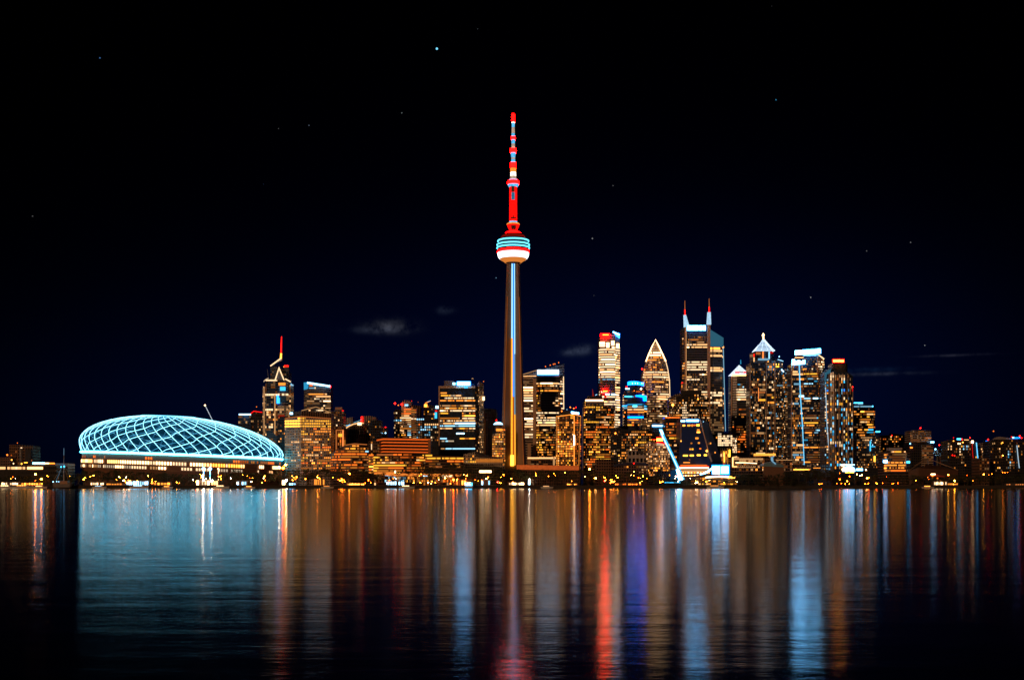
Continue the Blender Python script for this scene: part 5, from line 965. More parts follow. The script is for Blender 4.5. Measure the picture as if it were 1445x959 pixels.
for i in range(6): m.face([(base[i][0], base[i][1], GZ), (base[(i + 1) % 6][0], base[(i + 1) % 6][1], GZ), base[(i + 1) % 6], base[i]])
mesh_obj('tent_roof', m, plain('tent_dark', (.10, .05, .035)), b.T)
m = M(); m.tube([(ap[0][0], ap[0][1] - 14, GZ), ap[0]], .45, 5); mesh_obj('mast', m, metal_grey, b.T)
for q in (base[0], base[3], P3(1336, 657.5, D_), P3(1290, 657, D_), P3(1302, 663, D_ - 3)): 
    m = M(); m.tube([ap[0], q], .28, 4); mesh_obj('cable', m, plain('cable_tan', (.5, .35, .25)), b.T)
b.close()
b = Tower('restaurant_pavilion', 'small pavilion with a red sloped roof and a white lamp near the marina', 'building', 1323, 1560)
b.poly([(1312, 671), (1317, 668.6), (1333, 671.2), (1334, 673), (1318, 672.4)], plain('roof_red', (.45, .06, .03)), 'roof', -2, 10); b.body([(1314, 0), (1332, 0)], 672.2, vis=684, wall='dark', pal='orange', dens=.2); b.box(1314, 1320, 668, 669.4, 'n5', 'lamp_strip', -4, -3); b.box(1315.4, 1317, 670, 672, 'o4', 'lamp_strip', -4, -3); b.close()
b = Tower('apartment_tower', 'dark condominium tower with a cyan light line down its right edge', 'tower', 1360, 1700)
b.body([(1337.5, 4), (1341, 0), (1362, -2), (1378.5, 2)], [622, 620, 620.4, 624], vis=662, wall='dark', glass='k', style='grid', pal='amber', dens=.04, fh=3.7, bay=2.4, rules=((1337, 1342, 624, 640, 'white', .4), (1351, 1356, 622, 652, 'white', .55), (1358, 1368, 629, 638, 'cool', .5), (1356, 1360, 640, 655, 'tan', .3)))
b.bar([(1377.8, 624), (1379.4, 642), (1381.6, 659.4)], .75, emit('line_blue', (.10, .42, .75), 1.8, .8), 'light_line', dd=0); b.bar([(1371.8, 624), (1372.6, 640), (1373.4, 646)], .5, 'r2', 'light_line', dd=-2); b.box(1350.6, 1356, 618, 620.8, 'c4', 'roof_sign', 0, 1); b.box(1360.6, 1367, 619.8, 620.8, 'w3', 'roof_light', -2, -1); b.box(1371, 1373.8, 621.4, 625, 'n5', 'side_lamp', -2, -1)
for x, y, c in ((1345.6, 617.4, 'r3'), (1357.6, 619.4, 'r5'), (1368.8, 617.4, 'r5'), (1358.6, 623.8, 'a5'), (1345.6, 621.8, 'a4'), (1344, 641.8, 'r4'), (1347, 642.6, 'r4')): b.beacon(x, y, c, 1.0, -3)
b.close()
b = Tower('apartment_tower', 'slim pale-banded tower with a white light line and blue roof lamp', 'tower', 1392, 1720)
b.body([(1384.5, 3), (1386, 0), (1397, 0)], [625, 624.6, 626], vis=652, wall='tan', glass='k', style='ribbon', pal='warm', dens=.3, fh=3.5, stick=.3); b.bar([(1396, 627), (1397.4, 645), (1398.6, 661.4)], .75, emit('line_white', (.45, .62, .75), .9), 'light_line', dd=-1); b.box(1391.2, 1396.4, 621.6, 624.4, emit('band_blue_soft', (.004, .20, 1), 3.0), 'roof_sign', -1, 0); b.beacon(1394.4, 619.8, 'r5', 1.2, 0); b.close()
b = Tower('apartment_block', 'low reddish-brown block between the two slim condominium towers', 'building', 1386, 1650)
b.body([(1382, 0), (1396, 0)], 646, vis=664, wall='brown', pal='dim', dens=.25); b.close()
b = Tower('apartment_tower', 'wide dark condominium with a curved grey roof at the far right', 'tower', 1424, 1680)
b.body([(1398, 4), (1402, 0), (1432, 0), (1445, 3), (1456, 9)], [622, 620, 619.6, 621, 623], vis=664, wall='dark', glass='k', style='grid', pal='amber', dens=.045, fh=3.7, bay=2.4, rules=((1420, 1426, 624, 660, 'cool', .35), (1408, 1413, 628, 662, 'amber', .28), (1426, 1433, 626, 660, 'orange', .22)))
m = M(); q = [(1400.5, 619.6, 619.4), (1404, 619.6, 617), (1410, 619.6, 615.8), (1418, 619.6, 616.8), (1428, 619.6, 618), (1436, 619.6, 618.4)]
for (xa, ba, ta), (xb, bb, tb) in zip(q, q[1:]): m.hexa([P3(xa, ba, 1682), P3(xb, bb, 1682), P3(xb, bb, 1700), P3(xa, ba, 1700), P3(xa, ta, 1682), P3(xb, tb, 1682), P3(xb, tb, 1700), P3(xa, ta, 1700)])
mesh_obj('roof', m, plain('roof_grey', (.3, .3, .32)), b.T); b.box(1429, 1439.6, 616.4, 618.4, emit('band_blue_soft', (.004, .20, 1), 3.0), 'roof_sign', -1, 0); b.box(1429, 1431, 616.2, 618, 'k4', 'roof_sign', -1.6, -1)
b.bar([(1435, 628), (1436.6, 645), (1438.4, 660)], .6, emit('line_white', (.45, .62, .75), .9), 'light_line', dd=-1)
for x, y, c in ((1427.4, 616, 'r3'), (1439, 614.8, 'r5'), (1441.6, 617.6, 'r4'), (1414.6, 624.2, 'a4'), (1415, 642.4, 'a5'), (1402, 608, 'o3')): b.beacon(x, y, c, 1.2, -3)
b.close()
# low connecting blocks beneath the tall right-hand cluster
b = Tower('podium_building', 'low warm-lit podium with looping white lamps below the lattice-crowned tower', 'building', 1058, 1640)
b.body([(1033, 0), (1078, 0), (1118, 2)], [644, 644.6, 648], vis=664, wall='brown', glass='k', style='curtain', pal='warm', dens=.18, rules=((1038, 1078, 645, 651, 'w2', .6), (1095, 1118, 648, 662, 'dim', .3)))
b.box(1065, 1094.6, 639.6, 642.6, emit('canopy_gold', (1, .38, .05), 1.6, .6), 'canopy', -3, 4); b.box(1034, 1077, 646.2, 648.6, 'w2', 'glowing_wall', -1.2, -.2); b.bar([(1034, 645), (1034, 658), (1040, 658)], .8, 'w4', 'lamp_loop'); b.bar([(1034, 645), (1040, 644)], .8, 'w3', 'lamp_loop')  # the wall plate under the canopy glows by its own emission
b.bar([(1038, 652.4), (1052, 652.6), (1068, 653.4)], .6, 'n4', 'lamp_strip', dd=-3); b.bar([(1095, 648.6), (1118, 648.8)], .5, 'w2', 'lamp_strip', dd=-2)
for i in range(9):
    a = 1040 + i * 3.1; b.bar([(a + 1.6 * math.cos(k * PI / 4), 657 + 2.2 * math.sin(k * PI / 4)) for k in range(5)], .3, 'w2', 'lamp_loop', dd=-3, n=4)
b.close()
b = Tower('podium_building', 'long low dark podium with orange and gold lamps below the blue-signed tower', 'building', 1140, 1650)
b.body([(1118, 0), (1172, 0)], [655, 656], vis=664, wall='dark', pal='dim', dens=.3); b.box(1120, 1143, 661.4, 663, 'a4', 'lamp_strip', -2, -1); b.box(1148, 1158, 659.4, 660.4, 'a3', 'lamp_strip', -2, -1); b.close()
b = Tower('concert_shell', 'small white glowing shell canopy with a zigzag truss near the right shore', 'canopy', 1198, 1600)
m = M(); cx_ = X(1199.6, 1600)
for i in range(12):
    a0, a1 = PI * i / 12, PI * (i + 1) / 12; R1 = 7.4 / F * 1600; R0 = 3.0 / F * 1600
    m.hexa([(cx_ + R0 * math.cos(a0), 1600, Z(664.6, 1600) + R0 * .7 * math.sin(a0)), (cx_ + R1 * math.cos(a0), 1600, Z(664.6, 1600) + R1 * math.sin(a0)), (cx_ + R1 * math.cos(a0), 1612, Z(664.6, 1600) + R1 * math.sin(a0)), (cx_ + R0 * math.cos(a0), 1612, Z(664.6, 1600) + R0 * .7 * math.sin(a0)),
            (cx_ + R0 * math.cos(a1), 1600, Z(664.6, 1600) + R0 * .7 * math.sin(a1)), (cx_ + R1 * math.cos(a1), 1600, Z(664.6, 1600) + R1 * math.sin(a1)), (cx_ + R1 * math.cos(a1), 1612, Z(664.6, 1600) + R1 * math.sin(a1)), (cx_ + R0 * math.cos(a1), 1612, Z(664.6, 1600) + R0 * .7 * math.sin(a1))])
mesh_obj('shell', m, EM('k5'), b.T); b.box(1186.4, 1206, 654.6, 656, 'k4', 'roof_beam', -2, 0); b.bar([(1187, 656), (1191.6, 658.6), (1188, 662), (1190, 664.6)], .8, 'n4', 'truss'); b.box(1208.6, 1217.4, 660.8, 663.6, 'k5', 'lamp_strip', -3, -2); b.beacon(1222, 662.6, 'n5', 1.1, -3); b.box(1193, 1205, 665, 667, 'y4', 'stage_light', -3, -2)
b.box(1186, 1187, 655, 684, metal_dark, 'post', 0, 1); b.box(1206, 1207, 655, 684, metal_dark, 'post', 0, 1); b.close()

# ================================================================== THE WATERFRONT
NEAR = [(-20, 105, 'on the far left shore'), (105, 180, 'below the left end of the domed stadium'), (180, 270, 'in front of the middle of the domed stadium'), (270, 345, 'beside the two stadium floodlights'), (345, 405, 'below the right end of the domed stadium'),
        (405, 470, 'below the broad orange-lit office block'), (470, 528, 'below the curved ribbon-window block'), (528, 600, 'by the long canopy pavilion'), (600, 672, 'below the blue glass office'), (672, 708, 'left of the central tower foot'), (708, 750, 'at the central tower foot'),
        (750, 822, 'below the amber apartment tower'), (822, 868, 'below the stepped amber tower'), (868, 928, 'below the dark curved-roof hall'), (928, 968, 'beside the slanted pylon'), (968, 1040, 'below the leaning black office'), (1040, 1120, 'below the lattice-crowned tower'),
        (1120, 1184, 'below the blue-signed glass tower'), (1184, 1240, 'by the white glowing shell canopy'), (1240, 1300, 'below the flat-topped tan office'), (1300, 1345, 'near the small red-roofed pavilion'), (1345, 1400, 'below the twin condominium towers'), (1400, 1500, 'at the far right shore')]
def near(px):
    for a, b_, s in NEAR:
        if a <= px < b_: return s
    return 'on the shore'
def region(px):
    for a, b_, s in NEAR:
        if a <= px < b_: return (max(a, 0) + min(b_, 1445)) / 2
    return px
def copy_thing(src, loc, scale=(1, 1, 1), rz=0.0):
    c = src.copy(); COL.objects.link(c); c.location = loc; c.scale = scale; c.rotation_euler = (0, 0, rz)
    for ch in list(src.children):
        d = ch.copy(); COL.objects.link(d); d.parent = c
    return c
# ---- trees
def tree_proto(seed, slender=1.0):
    r = random.Random(seed)
    e = bpy.data.objects.new('broadleaf_tree', None); COL.objects.link(e); e.location = (0, 0, 0)
    m = M(); m.tube([(0, 0, 0), (.01, 0, .2), (0, .01, .42)], [.022, .017, .010], 6)
    lobes = []
    for i in range(r.randint(6, 9)):
        a = r.random() * 2 * PI; d = r.uniform(.05, .30) * slender; z = r.uniform(.36, .86)
        lobes.append((d * math.cos(a), d * math.sin(a), z, r.uniform(.10, .19) * (1.25 - z * .5)))
    for (x, y, z, q) in lobes: m.tube([(0, 0, .22 + .12 * r.random()), (x * .5, y * .5, z * .72), (x, y, z)], [.012, .007, .002], 4)
    mesh_obj('trunk', m, bark, e)
    m = M()
    for (x, y, z, q) in lobes:
        for k in range(58):
            v = Vector((r.gauss(0, 1), r.gauss(0, 1), r.gauss(0, 1))).normalized() * q * (r.random() ** .4) * r.choice((1, 1, 1, 1.22))
            c = Vector((x, y, z)) + Vector((v.x * 1.15, v.y * 1.15, v.z * .9)); s_ = r.uniform(.014, .032)
            u = Vector((r.gauss(0, 1), r.gauss(0, 1), r.gauss(0, 1))).normalized(); w_ = u.orthogonal().normalized().lerp(u.cross(u.orthogonal()), r.random()).normalized()
            m.face([c - u * s_, c + w_ * s_ * .7, c + u * s_, c - w_ * s_ * .7])
    mesh_obj('crown', m, foliage, e)
    return e
protos = [tree_proto(i, .8 + .12 * (i % 4)) for i in range(6)]
prof = [(-20, 670), (60, 668), (100, 668), (118, 661), (150, 663), (175, 660), (200, 663), (240, 665), (300, 667), (330, 661), (360, 664), (395, 663), (410, 660), (440, 657), (480, 659), (505, 661), (530, 663), (560, 664), (585, 661), (600, 656), (620, 655), (645, 652), (665, 657), (680, 667), (696, 664), (706, 657), (725, 658), (745, 661),
        (800, 660), (830, 662), (870, 662), (905, 664), (930, 668), (985, 678), (1030, 671), (1050, 663), (1075, 668), (1100, 664), (1120, 661), (1170, 660), (1190, 670), (1230, 667), (1260, 666), (1300, 668), (1340, 669), (1400, 667), (1460, 668)]
def yprof(px):
    for (a, ya), (c, yc) in zip(prof, prof[1:]):
        if a <= px <= c: return ya + (yc - ya) * (px - a) / (c - a)
    return 668
tr_ = random.Random(21); px = -8.0; first = set()
trees = []
while px < 1452:
    trees.append((px + tr_.uniform(-2, 2), 0)); px += tr_.uniform(7.5, 13)
px = -4
while px < 1450:
    if tr_.random() < .55 and not (672 < px < 700) and not (935 < px < 1035): trees.append((px, 1))
    px += tr_.uniform(12, 22)
for i, (px, row) in enumerate(trees):
    D_ = 1512 + tr_.uniform(0, 12) + row * 26; y = yprof(px) + tr_.uniform(-1.5, 4.0) + row * 1.0
    if 960 < px < 1036: y = 680
    h = Z(y, D_) - GZ; k = i % 6
    if h < 4: continue
    o = protos[k] if k not in first else copy_thing(protos[k], (0, 0, 0))
    first.add(k); o.location = (X(px, D_), D_, GZ); wd = h * tr_.uniform(.9, 1.2); o.scale = (wd, wd, h); o.rotation_euler = (0, 0, tr_.random() * 6.28)
    tag(o, ('tall' if h > 19 else 'low' if h < 13 else 'mid-sized') + (' narrow' if wd < h else ' broad') + ' dark tree ' + near(px), 'tree', 'trees along the waterfront')
# low scrub and hedges filling the gaps under the crowns
m = M(); hr = random.Random(4)
for i in range(9500):
    px = hr.uniform(-20, 1465)
    if 985 < px < 1030 or 676 < px < 694: continue
    D_ = hr.uniform(1526, 1570); ym = yprof(px) + 3; z = GZ + (Z(ym, D_) - GZ) * hr.random() ** .8; c = Vector((X(px, D_), D_, z)); s_ = hr.uniform(.5, 1.3)
    u = Vector((hr.gauss(0, 1), hr.gauss(0, 1), hr.gauss(0, 1))).normalized(); w_ = u.orthogonal().normalized()
    m.face([c - u * s_, c + w_ * s_, c + u * s_, c - w_ * s_])
tag(mesh_obj('undergrowth', m, foliage), 'dark shrubbery filling in under the waterfront trees', 'shrubbery', kind='stuff')

# ---- street lamps
LAMPC = dict(a=(1, .20, .012), y=(1, .34, .018), o=(1, .085, .003), w=(1, .45, .14), n=(1, .72, .45), k=(.34, .72, 1), r=(1, .01, .005), c=(.05, .5, 1))
def LM(code): return emit('lamp_' + code, LAMPC[code[0]], {'4': 25.0, '5': 85.0, '6': 220.0}[code[1]])
COLN = {'y': 'yellow', 'a': 'amber', 'o': 'orange', 'w': 'warm white', 'n': 'pale white', 'k': 'cool white', 'r': 'red', 'c': 'cyan'}
lamp_src = {}
def lamp(px, y, code, r=.5, D_=None):
    D_ = D_ or 1504.0; key = (code, r)
    z = Z(y, D_); hgt = z - GZ
    if key not in lamp_src:
        e = bpy.data.objects.new('street_lamp', None); COL.objects.link(e)
        m = M(); m.octa((0, -.1, 1), 1); h_ = mesh_obj('lamp_head', m, LM(code), e)
        m = M(); m.tube([(0, 0, 0), (0, 0, 1)], [.10, .07], 5); p_ = mesh_obj('pole', m, metal_dark, e)
        lamp_src[key] = [e, h_, p_, False]
    src = lamp_src[key]
    if not src[3]: e = src[0]; src[3] = True; chs = [src[1], src[2]]
    else:
        e = src[0].copy(); COL.objects.link(e); chs = []
        for s_ in (src[1], src[2]):
            d = s_.copy(); COL.objects.link(d); d.parent = e; chs.append(d)
    e.location = (X(px, D_), D_, GZ); chs[0].location = (0, 0, hgt - r); chs[0].scale = (r, r, r); chs[1].scale = (1, 1, max(.1, hgt - r))
    tag(e, ('large ' if r > 1 else 'tiny ' if r < .3 else '') + ('low ' if y > 679.5 else 'tall ' if y < 672 else '') + COLN[code[0]] + ' street lamp ' + near(px), 'street lamp', 'street lamps along the waterfront')
    return e
lr = random.Random(12)
def scatter(x0, x1, n, y0, y1, codes, rr=(.24, .32, .42, .58), Dr=(1501, 1511)):
    x, y = x0, y0
    for i in range(n):
        if i and lr.random() < .45: x = min(x1, max(x0, x + lr.uniform(-4.5, 4.5))); y = min(y1, max(y0, y + lr.uniform(-3, 3)))
        else: x = lr.uniform(x0, x1); y = y0 + (y1 - y0) * lr.random()
        lamp(x, y, lr.choice(codes), lr.choice(rr), lr.uniform(*Dr))
scatter(0, 104, 10, 670, 682, ['a4', 'a5', 'o4', 'y4', 'n4'])
scatter(104, 270, 24, 671, 682, ['a6', 'a5', 'y5', 'o5', 'a5', 'n5'])
scatter(270, 400, 24, 669, 682, ['a6', 'a5', 'y5', 'o5', 'n5', 'n5'])
scatter(400, 530, 26, 668, 682, ['a6', 'a5', 'y5', 'o5', 'o5', 'a5'])
scatter(530, 700, 30, 667, 682, ['a6', 'a5', 'n5', 'o5', 'w5', 'a5'])
scatter(700, 935, 44, 665, 682, ['y5', 'a5', 'a5', 'y5', 'w5', 'o5'])
scatter(935, 1060, 15, 672, 682, ['a5', 'w5', 'o5', 'n5'])
scatter(1140, 1300, 13, 667, 680, ['a5', 'w5', 'o5'])
scatter(1150, 1285, 20, 681, 682.6, ['o5', 'd5' if False else 'o5', 'a5'], (.35,))
scatter(1300, 1445, 15, 666, 681, ['a4', 'o4', 'o4'])
for (x, y, c, r) in ((403, 655.5, 'a6', 1.5), (399.5, 660, 'o6', 1.7), (394, 659, 'n6', 1.1), (50, 668.8, 'a6', 1.3), (58.5, 675.5, 'a6', 1.2), (404, 677.5, 'n6', 1.3), (832, 661.4, 'a6', 1.3), (493, 668, 'a5', 1.1), (286, 672, 'n6', 1.1), (287, 677, 'n6', 1.2), (299, 678, 'n6', 1.2), (1338, 669.6, 'y5', .8),
                     (853.6, 678, 'r6', .9), (702, 680, 'r6', .6), (1185, 676, 'o5', .7), (747, 676, 'n6', .8), (640, 676.6, 'o6', 1.2), (628, 674, 'a6', 1.0), (1388, 668.8, 'y5', .7), (118, 676, 'y5', .8), (132, 670.4, 'y5', .7), (209, 671, 'y5', .7), (1347, 678, 'y5', 1.2)): lamp(x, y, c, r, 1503)

# ---- low kiosks, each with its own glow
def kiosk(px0, px1, ytop, code, roof, label, D_=1512.0, bays=4, ybot=682.4):
    t = thing('waterfront_kiosk', label, 'kiosk', (px0 + px1) / 2, D_, 'low lit buildings on the promenade')
    x0, x1 = X(px0, D_), X(px1, D_); zt = Z(ytop, D_)
    m = M(); m.box(x0, x1, D_, D_ + 7, GZ, zt - .5); mesh_obj('kiosk_wall', m, concrete_dark, t)
    m = M(); m.box(x0 - .8, x1 + .8, D_ - 1.6, D_ + 7.6, zt - .495, zt); mesh_obj('roof', m, roof, t)
    bw = (x1 - x0) / bays; rr = random.Random(int(px0))
    for i in range(bays):
        if rr.random() < .2: continue
        m = M(); m.box(x0 + bw * (i + .1), x0 + bw * (i + rr.uniform(.6, .92)), D_ - .12, D_ - .02, GZ + .9, zt - .9 - rr.random() * .5); mesh_obj('window', m, EM(rr.choice((code, code, code[0] + '3'))), t)
kiosk(2, 26, 679.4, 'n4', roofing, 'low shed with white-lit bays at the left edge of the shore', bays=8); kiosk(30, 58, 680, 'a4', roofing, 'low shed with amber-lit bays left of the rigged ship', bays=8)
kiosk(128, 147, 679.6, 'n4', metal_grey, 'low white-lit boat shed below the left end of the stadium', bays=7); kiosk(150, 176, 680.6, 'a3', roofing, 'low amber-lit shed right of the white-lit boat shed', bays=7)
kiosk(178, 210, 677.6, 'k4', paint_white, 'long low shelter glowing cool white in front of the stadium', bays=10); kiosk(213, 240, 679.5, 'a4', roofing, 'amber-lit kiosk right of the cool white shelter', bays=6)
kiosk(277, 296, 676.4, 'n5', roofing, 'bright white kiosk under the two stadium floodlights', bays=5); kiosk(298, 308, 677.4, 'w4', roofing, 'small warm kiosk right of the bright white kiosk', bays=3); kiosk(334, 348, 678, 'k4', metal_grey, 'cool white kiosk below the right part of the stadium', bays=4)
kiosk(398, 403, 676, 'n5', roofing, 'small very bright kiosk by the big orange lamps', bays=2); kiosk(408, 418, 680, 'k5', roofing, 'low white-lit kiosk below the orange office block', bays=3); kiosk(441, 458, 674.5, 'a3', roofing, 'raised kiosk with amber windows below the orange office block', 1516, 7)
kiosk(488, 514, 680.6, 'a5', roofing, 'long low row of amber lights on the promenade', bays=12); kiosk(545, 571, 677.8, 'k4', paint_white, 'cool white glazed kiosk under the long orange canopy', 1518, bays=9)
kiosk(640, 662, 676, 'a4', roofing, 'amber-lit kiosk at the right end of the orange canopy', 1516, bays=6); kiosk(679, 692, 676.6, 'k4', metal_grey, 'blue-white lit kiosk left of the central tower foot', bays=4); kiosk(716, 740, 679.4, 'n5', roofing, 'low kiosk with a row of white lights at the central tower foot', bays=10); kiosk(745, 753, 676.4, 'k4', roofing, 'small white kiosk right of the central tower foot', bays=2)
kiosk(800, 815, 681, 'a4', roofing, 'low amber kiosk below the amber apartment tower', bays=6); kiosk(868, 905, 680.6, 'o4', roofing, 'long low orange-lit terrace below the curved-roof hall', bays=14); kiosk(1318, 1336, 678.4, 'n4', roofing, 'marina hut with a row of white lights near the red-roofed pavilion', bays=8); kiosk(1337, 1352, 680.4, 'a4', roofing, 'marina hut with yellow lights right of the white-lit hut', bays=6); kiosk(1420, 1445, 681.4, 'd3', roofing, 'low dim orange shed at the right edge of the shore', bays=8)

# ---- stern-roofed pavilion on the right
t = thing('grain_pavilion', 'brown leaning-walled pavilion with a blue-grey ribbed roof at the waterfront', 'pavilion', 1092, 1545); D_ = 1545.0
m = M(); m.hexa([P3(1076.4, 672, D_), P3(1108, 672, D_), P3(1106, 672, D_ + 30), P3(1078, 672, D_ + 30), P3(1077.2, 657.4, D_), P3(1105.8, 659, D_), P3(1104, 659, D_ + 30), P3(1079, 657.4, D_ + 30)]); m.box(X(1078, D_), X(1106, D_), D_ + 1, D_ + 28, GZ, Z(672, D_)); mesh_obj('leaning_wall', m, plain('pavilion_brown', (.20, .11, .075)), t)
rb = random.Random(2); m = M(); q = [(1077, 657.4), (1079, 653.5), (1085, 651.8), (1091, 650.8), (1096, 652.6), (1102, 654.2), (1106, 657), (1105.8, 659)]
a = [P3(x, y, D_ - 1) for x, y in q]; c = [(x, y + 26, z) for x, y, z in a]; m.face(a); m.face(c[::-1])
for i in range(8): m.face([a[i], c[i], c[(i + 1) % 8], a[(i + 1) % 8]])
rf = mesh_obj('roof', m, plain('roof_bluegrey', (.16, .34, .50), .5), t)
m = M(); m.tube([P3(1089, 644.4, D_ + 6), P3(1089.6, 650, D_ + 6)], 1.6, 5); m.tube([P3(1089.6, 650, D_ - 2), P3(1094.6, 654.4, D_ - 2)], .7, 5); mesh_obj('roof_lantern', m, EM('k2'), rf)
m = M(); m.box(X(1099, D_), X(1108.5, D_), D_ + 2, D_ + 10, Z(657.6, D_), Z(653.4, D_)); mesh_obj('side_block', m, plain('block_tan', (.45, .28, .18)), t)
for i in range(14):
    x = 1078 + i * 1.35; m = M(); m.tube([P3(x, 657, D_ - 1.3), P3(x + .3, 653.2 - (1.4 if 4 < i < 12 else .2), D_ - 1.3)], .22, 4); mesh_obj('roof_rib', m, plain('rib_blue', (.3, .6, .85), .4), rf)

# ---- dark islet with trees nearer than the quay
ID = 1010.0
m = M(); P = [(1060, -8), (1064, -22), (1078, -30), (1100, -34), (1122, -30), (1136, -22), (1143, -6), (1138, 18), (1110, 30), (1076, 26), (1062, 8)]
a = [(X(x, ID), ID + d, .9 + .5 * math.sin(i * 2.1)) for i, (x, d) in enumerate(P)]; c = [(x, y, -1) for x, y, z in a]; m.face(a)
for i in range(len(P)): m.face([c[i], c[(i + 1) % len(P)], a[(i + 1) % len(P)], a[i]])
tag(mesh_obj('islet_ground', m, quay_stone), 'low black islet just off the quay on the right', kind='structure')
ir = random.Random(8)
for i in range(17):
    px = 1064 + i * 4.6; h = (5 + 4.5 * math.sin(PI * (i + 1) / 18)) * ir.uniform(.75, 1.15)
    if 1106 < px: h *= .8
    o = copy_thing(protos[i % 6], (X(px, ID), ID + ir.uniform(-8, 14), 1.0), (h * 1.6, h * 1.6, h), ir.random() * 6)
    tag(o, ('taller' if h > 8 else 'small') + ' dark tree ' + ('at the left end' if px < 1080 else 'in the middle' if px < 1112 else 'at the right end') + ' of the black islet', 'tree', 'trees on the islet')

# ---- rigged ship and boats
BD = 1488.0
t = thing('rigged_ship', 'moored ship with a tall mast, slanting stays and pale blue mast lights', 'ship', 88, BD, z=0)
m = M(); q = [(74, 683), (76, 680.4), (84, 681.2), (84.6, 678.4), (95, 678.4), (95.6, 680.6), (99, 680), (98, 687.2), (76, 687.2)]
a = [P3(x, y, BD) for x, y in q]; c = [(x, y + 8, z) for x, y, z in a]; m.face(a); m.face(c[::-1])
for i in range(9): m.face([a[i], c[i], c[(i + 1) % 9], a[(i + 1) % 9]])
mesh_obj('hull', m, metal_dark, t)
m = M(); m.box(X(84.6, BD), X(95, BD), BD - .4, BD + 3, Z(682.4, BD), Z(678.2, BD)); mesh_obj('deckhouse', m, plain('deckhouse_tan', (.5, .3, .2)), t)
m = M(); m.tube([P3(90, 682, BD + 2), P3(90, 656, BD + 2), P3(90.2, 631.4, BD + 2)], [.55, .4, .12], 5); ms = mesh_obj('mast', m, plain('mast_grey', (.55, .55, .6)), t)
m = M(); m.tube([P3(90.1, 642, BD + 1.8), P3(90.2, 632, BD + 1.8)], .16, 4); mesh_obj('mast_light', m, EM('k2'), ms)
m = M(); m.octa(P3(86.2, 658.4, BD), 1.0); m.octa(P3(90.6, 657.8, BD), 1.1); mesh_obj('mast_lamps', m, EM('c4'), ms)
for x0, y0, x1, y1 in ((87, 660, 76, 676), (86, 660, 82, 677), (90.5, 659, 96, 676), (89.5, 659, 95, 669), (85, 660, 78, 664), (92, 660, 97, 666)):
    m = M(); m.tube([P3(x0, y0, BD + 1), P3(x1, y1, BD + 1)], .17, 4); mesh_obj('stay', m, plain('rope_tan', (.6, .42, .26)), t)
m = M(); m.tube([P3(86.6, 660, BD), P3(83.4, 668, BD), P3(79, 678, BD)], .35, 5); mesh_obj('boom', m, EM('k1'), t)
m = M(); m.octa(P3(75, 679.4, BD), .9); m.octa(P3(80, 679, BD), .7); m.octa(P3(83, 679.2, BD), .6); mesh_obj('deck_lamps', m, EM('k4'), t)
def boat(px, L, code, hullmat, label, D_=1490.0, mast=True, cab=.5):
    t = thing('moored_boat', label, 'boat', px, D_, 'boats moored along the quay', z=0)
    x = X(px, D_); m = M(); h = max(1.4, L * .10)
    P = [(x - L / 2, 0), (x - L / 2, 2.4), (x + L * .3, 2.4), (x + L / 2, 1.2), (x + L * .3, 0)]
    top = [(a_, D_ + b_, h + (.4 if i == 3 else 0)) for i, (a_, b_) in enumerate(P)]; bot = [(x + (a_ - x) * .86, D_ + .2 + b_ * .8, -.3) for a_, b_ in P]
    m.face(top); [m.face([bot[i], bot[(i + 1) % 5], top[(i + 1) % 5], top[i]]) for i in range(5)]
    mesh_obj('hull', m, hullmat, t)
    m = M(); m.box(x - L * cab * .6, x + L * cab * .35, D_ + .4, D_ + 2, h, h + 1.7); cb = mesh_obj('cabin', m, paint_white, t)
    m = M(); k = 4
    for i in range(k): 
        xa = x - L * cab * .56 + L * cab * .88 * i / k; m.box(xa, xa + L * cab * .88 / k * .75, D_ + .3, D_ + .38, h + .6, h + 1.35)
    mesh_obj('cabin_windows', m, EM(code), cb)
    if mast: m = M(); m.tube([(x, D_ + 1.2, h), (x, D_ + 1.2, h + L * .9)], [.1, .05], 4); mesh_obj('mast', m, metal_grey, t)
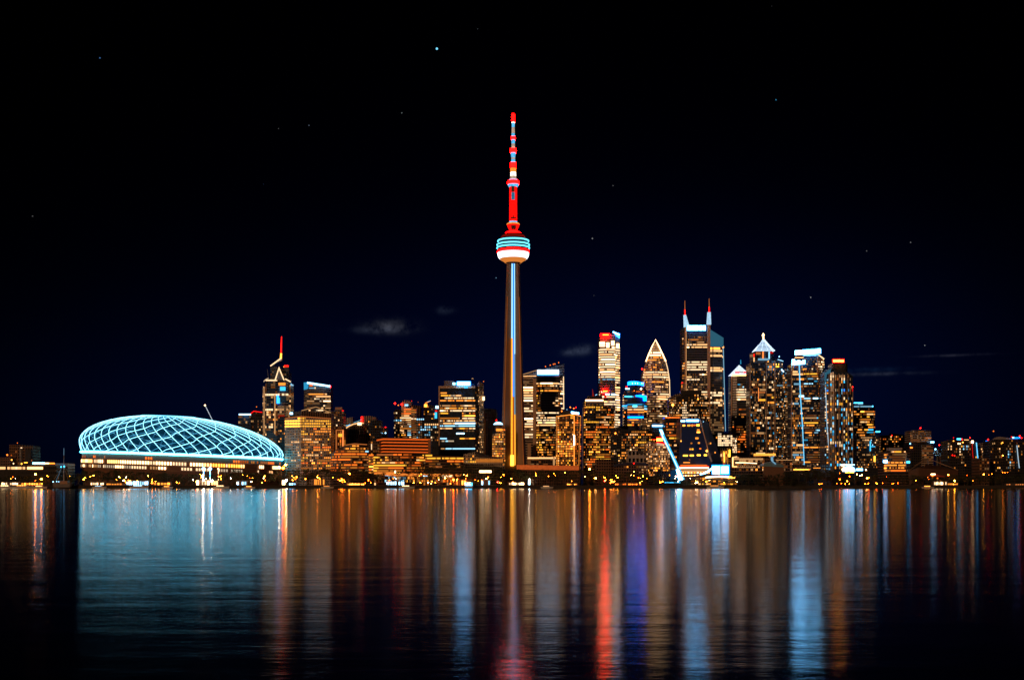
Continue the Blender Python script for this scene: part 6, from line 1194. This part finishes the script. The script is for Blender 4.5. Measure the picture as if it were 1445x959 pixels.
for px, L, c, lb, ms in ((8, 22, 'n4', 'white boat with pale cabin lights at the far left edge', False), (32, 26, 'a4', 'long white boat with amber cabin lights left of the rigged ship', False), (56, 18, 'w4', 'short boat with warm cabin lights just left of the rigged ship', False), (140, 18, 'k3', 'sailing boat with cool cabin lights below the left end of the stadium', True), (196, 24, 'k4', 'long boat with cool white cabin lights below the stadium', False),
                         (236, 14, 'a4', 'small sailing boat with amber cabin lights below the stadium', True), (312, 20, 'n4', 'boat with pale cabin lights right of the stadium floodlights', False), (352, 14, 'a4', 'small boat with amber cabin lights below the right end of the stadium', True), (462, 16, 'a3', 'sailing boat moored below the orange office block', True), (574, 20, 'n4', 'boat with pale cabin lights in front of the canopy pavilion', True), (772, 16, 'w3', 'small boat with warm lights below the slanted-roof tower', True), (1010, 22, 'a3', 'boat with amber cabin lights below the glowing screen', False), (1310, 16, 'a4', 'small boat with amber cabin lights near the red-roofed pavilion', True)):
    boat(px, L, c, paint_white, lb, mast=ms)
t = thing('ferry', 'small ferry glowing bright cyan-white at the quay below the blue glass office', 'ferry', 662, 1488, z=0); D_ = 1488.0
m = M(); m.hexa([P3(656, 687.6, D_), P3(666.5, 687.6, D_), P3(666.5, 687.6, D_ + 6), P3(656, 687.6, D_ + 6), P3(654.6, 685.2, D_), P3(668, 685.2, D_), P3(668, 685.2, D_ + 6), P3(654.6, 685.2, D_ + 6)]); mesh_obj('hull', m, paint_white, t)
m = M(); m.box(X(656, D_), X(666.4, D_), D_ + .5, D_ + 5, Z(685.2, D_), Z(681.2, D_)); cb = mesh_obj('cabin', m, paint_white, t)
for i in range(4): 
    m = M(); x0 = X(656.5 + i * 2.5, D_); m.box(x0, x0 + 1.8, D_ + .3, D_ + .48, Z(684.6, D_), Z(682.2, D_)); mesh_obj('window', m, EM('k5' if i < 3 else 'c5'), cb)
m = M(); m.box(X(655.6, D_), X(666.8, D_), D_ + .1, D_ + 5.4, Z(681.2, D_), Z(680.6, D_)); mesh_obj('roof_light', m, EM('c4'), t)
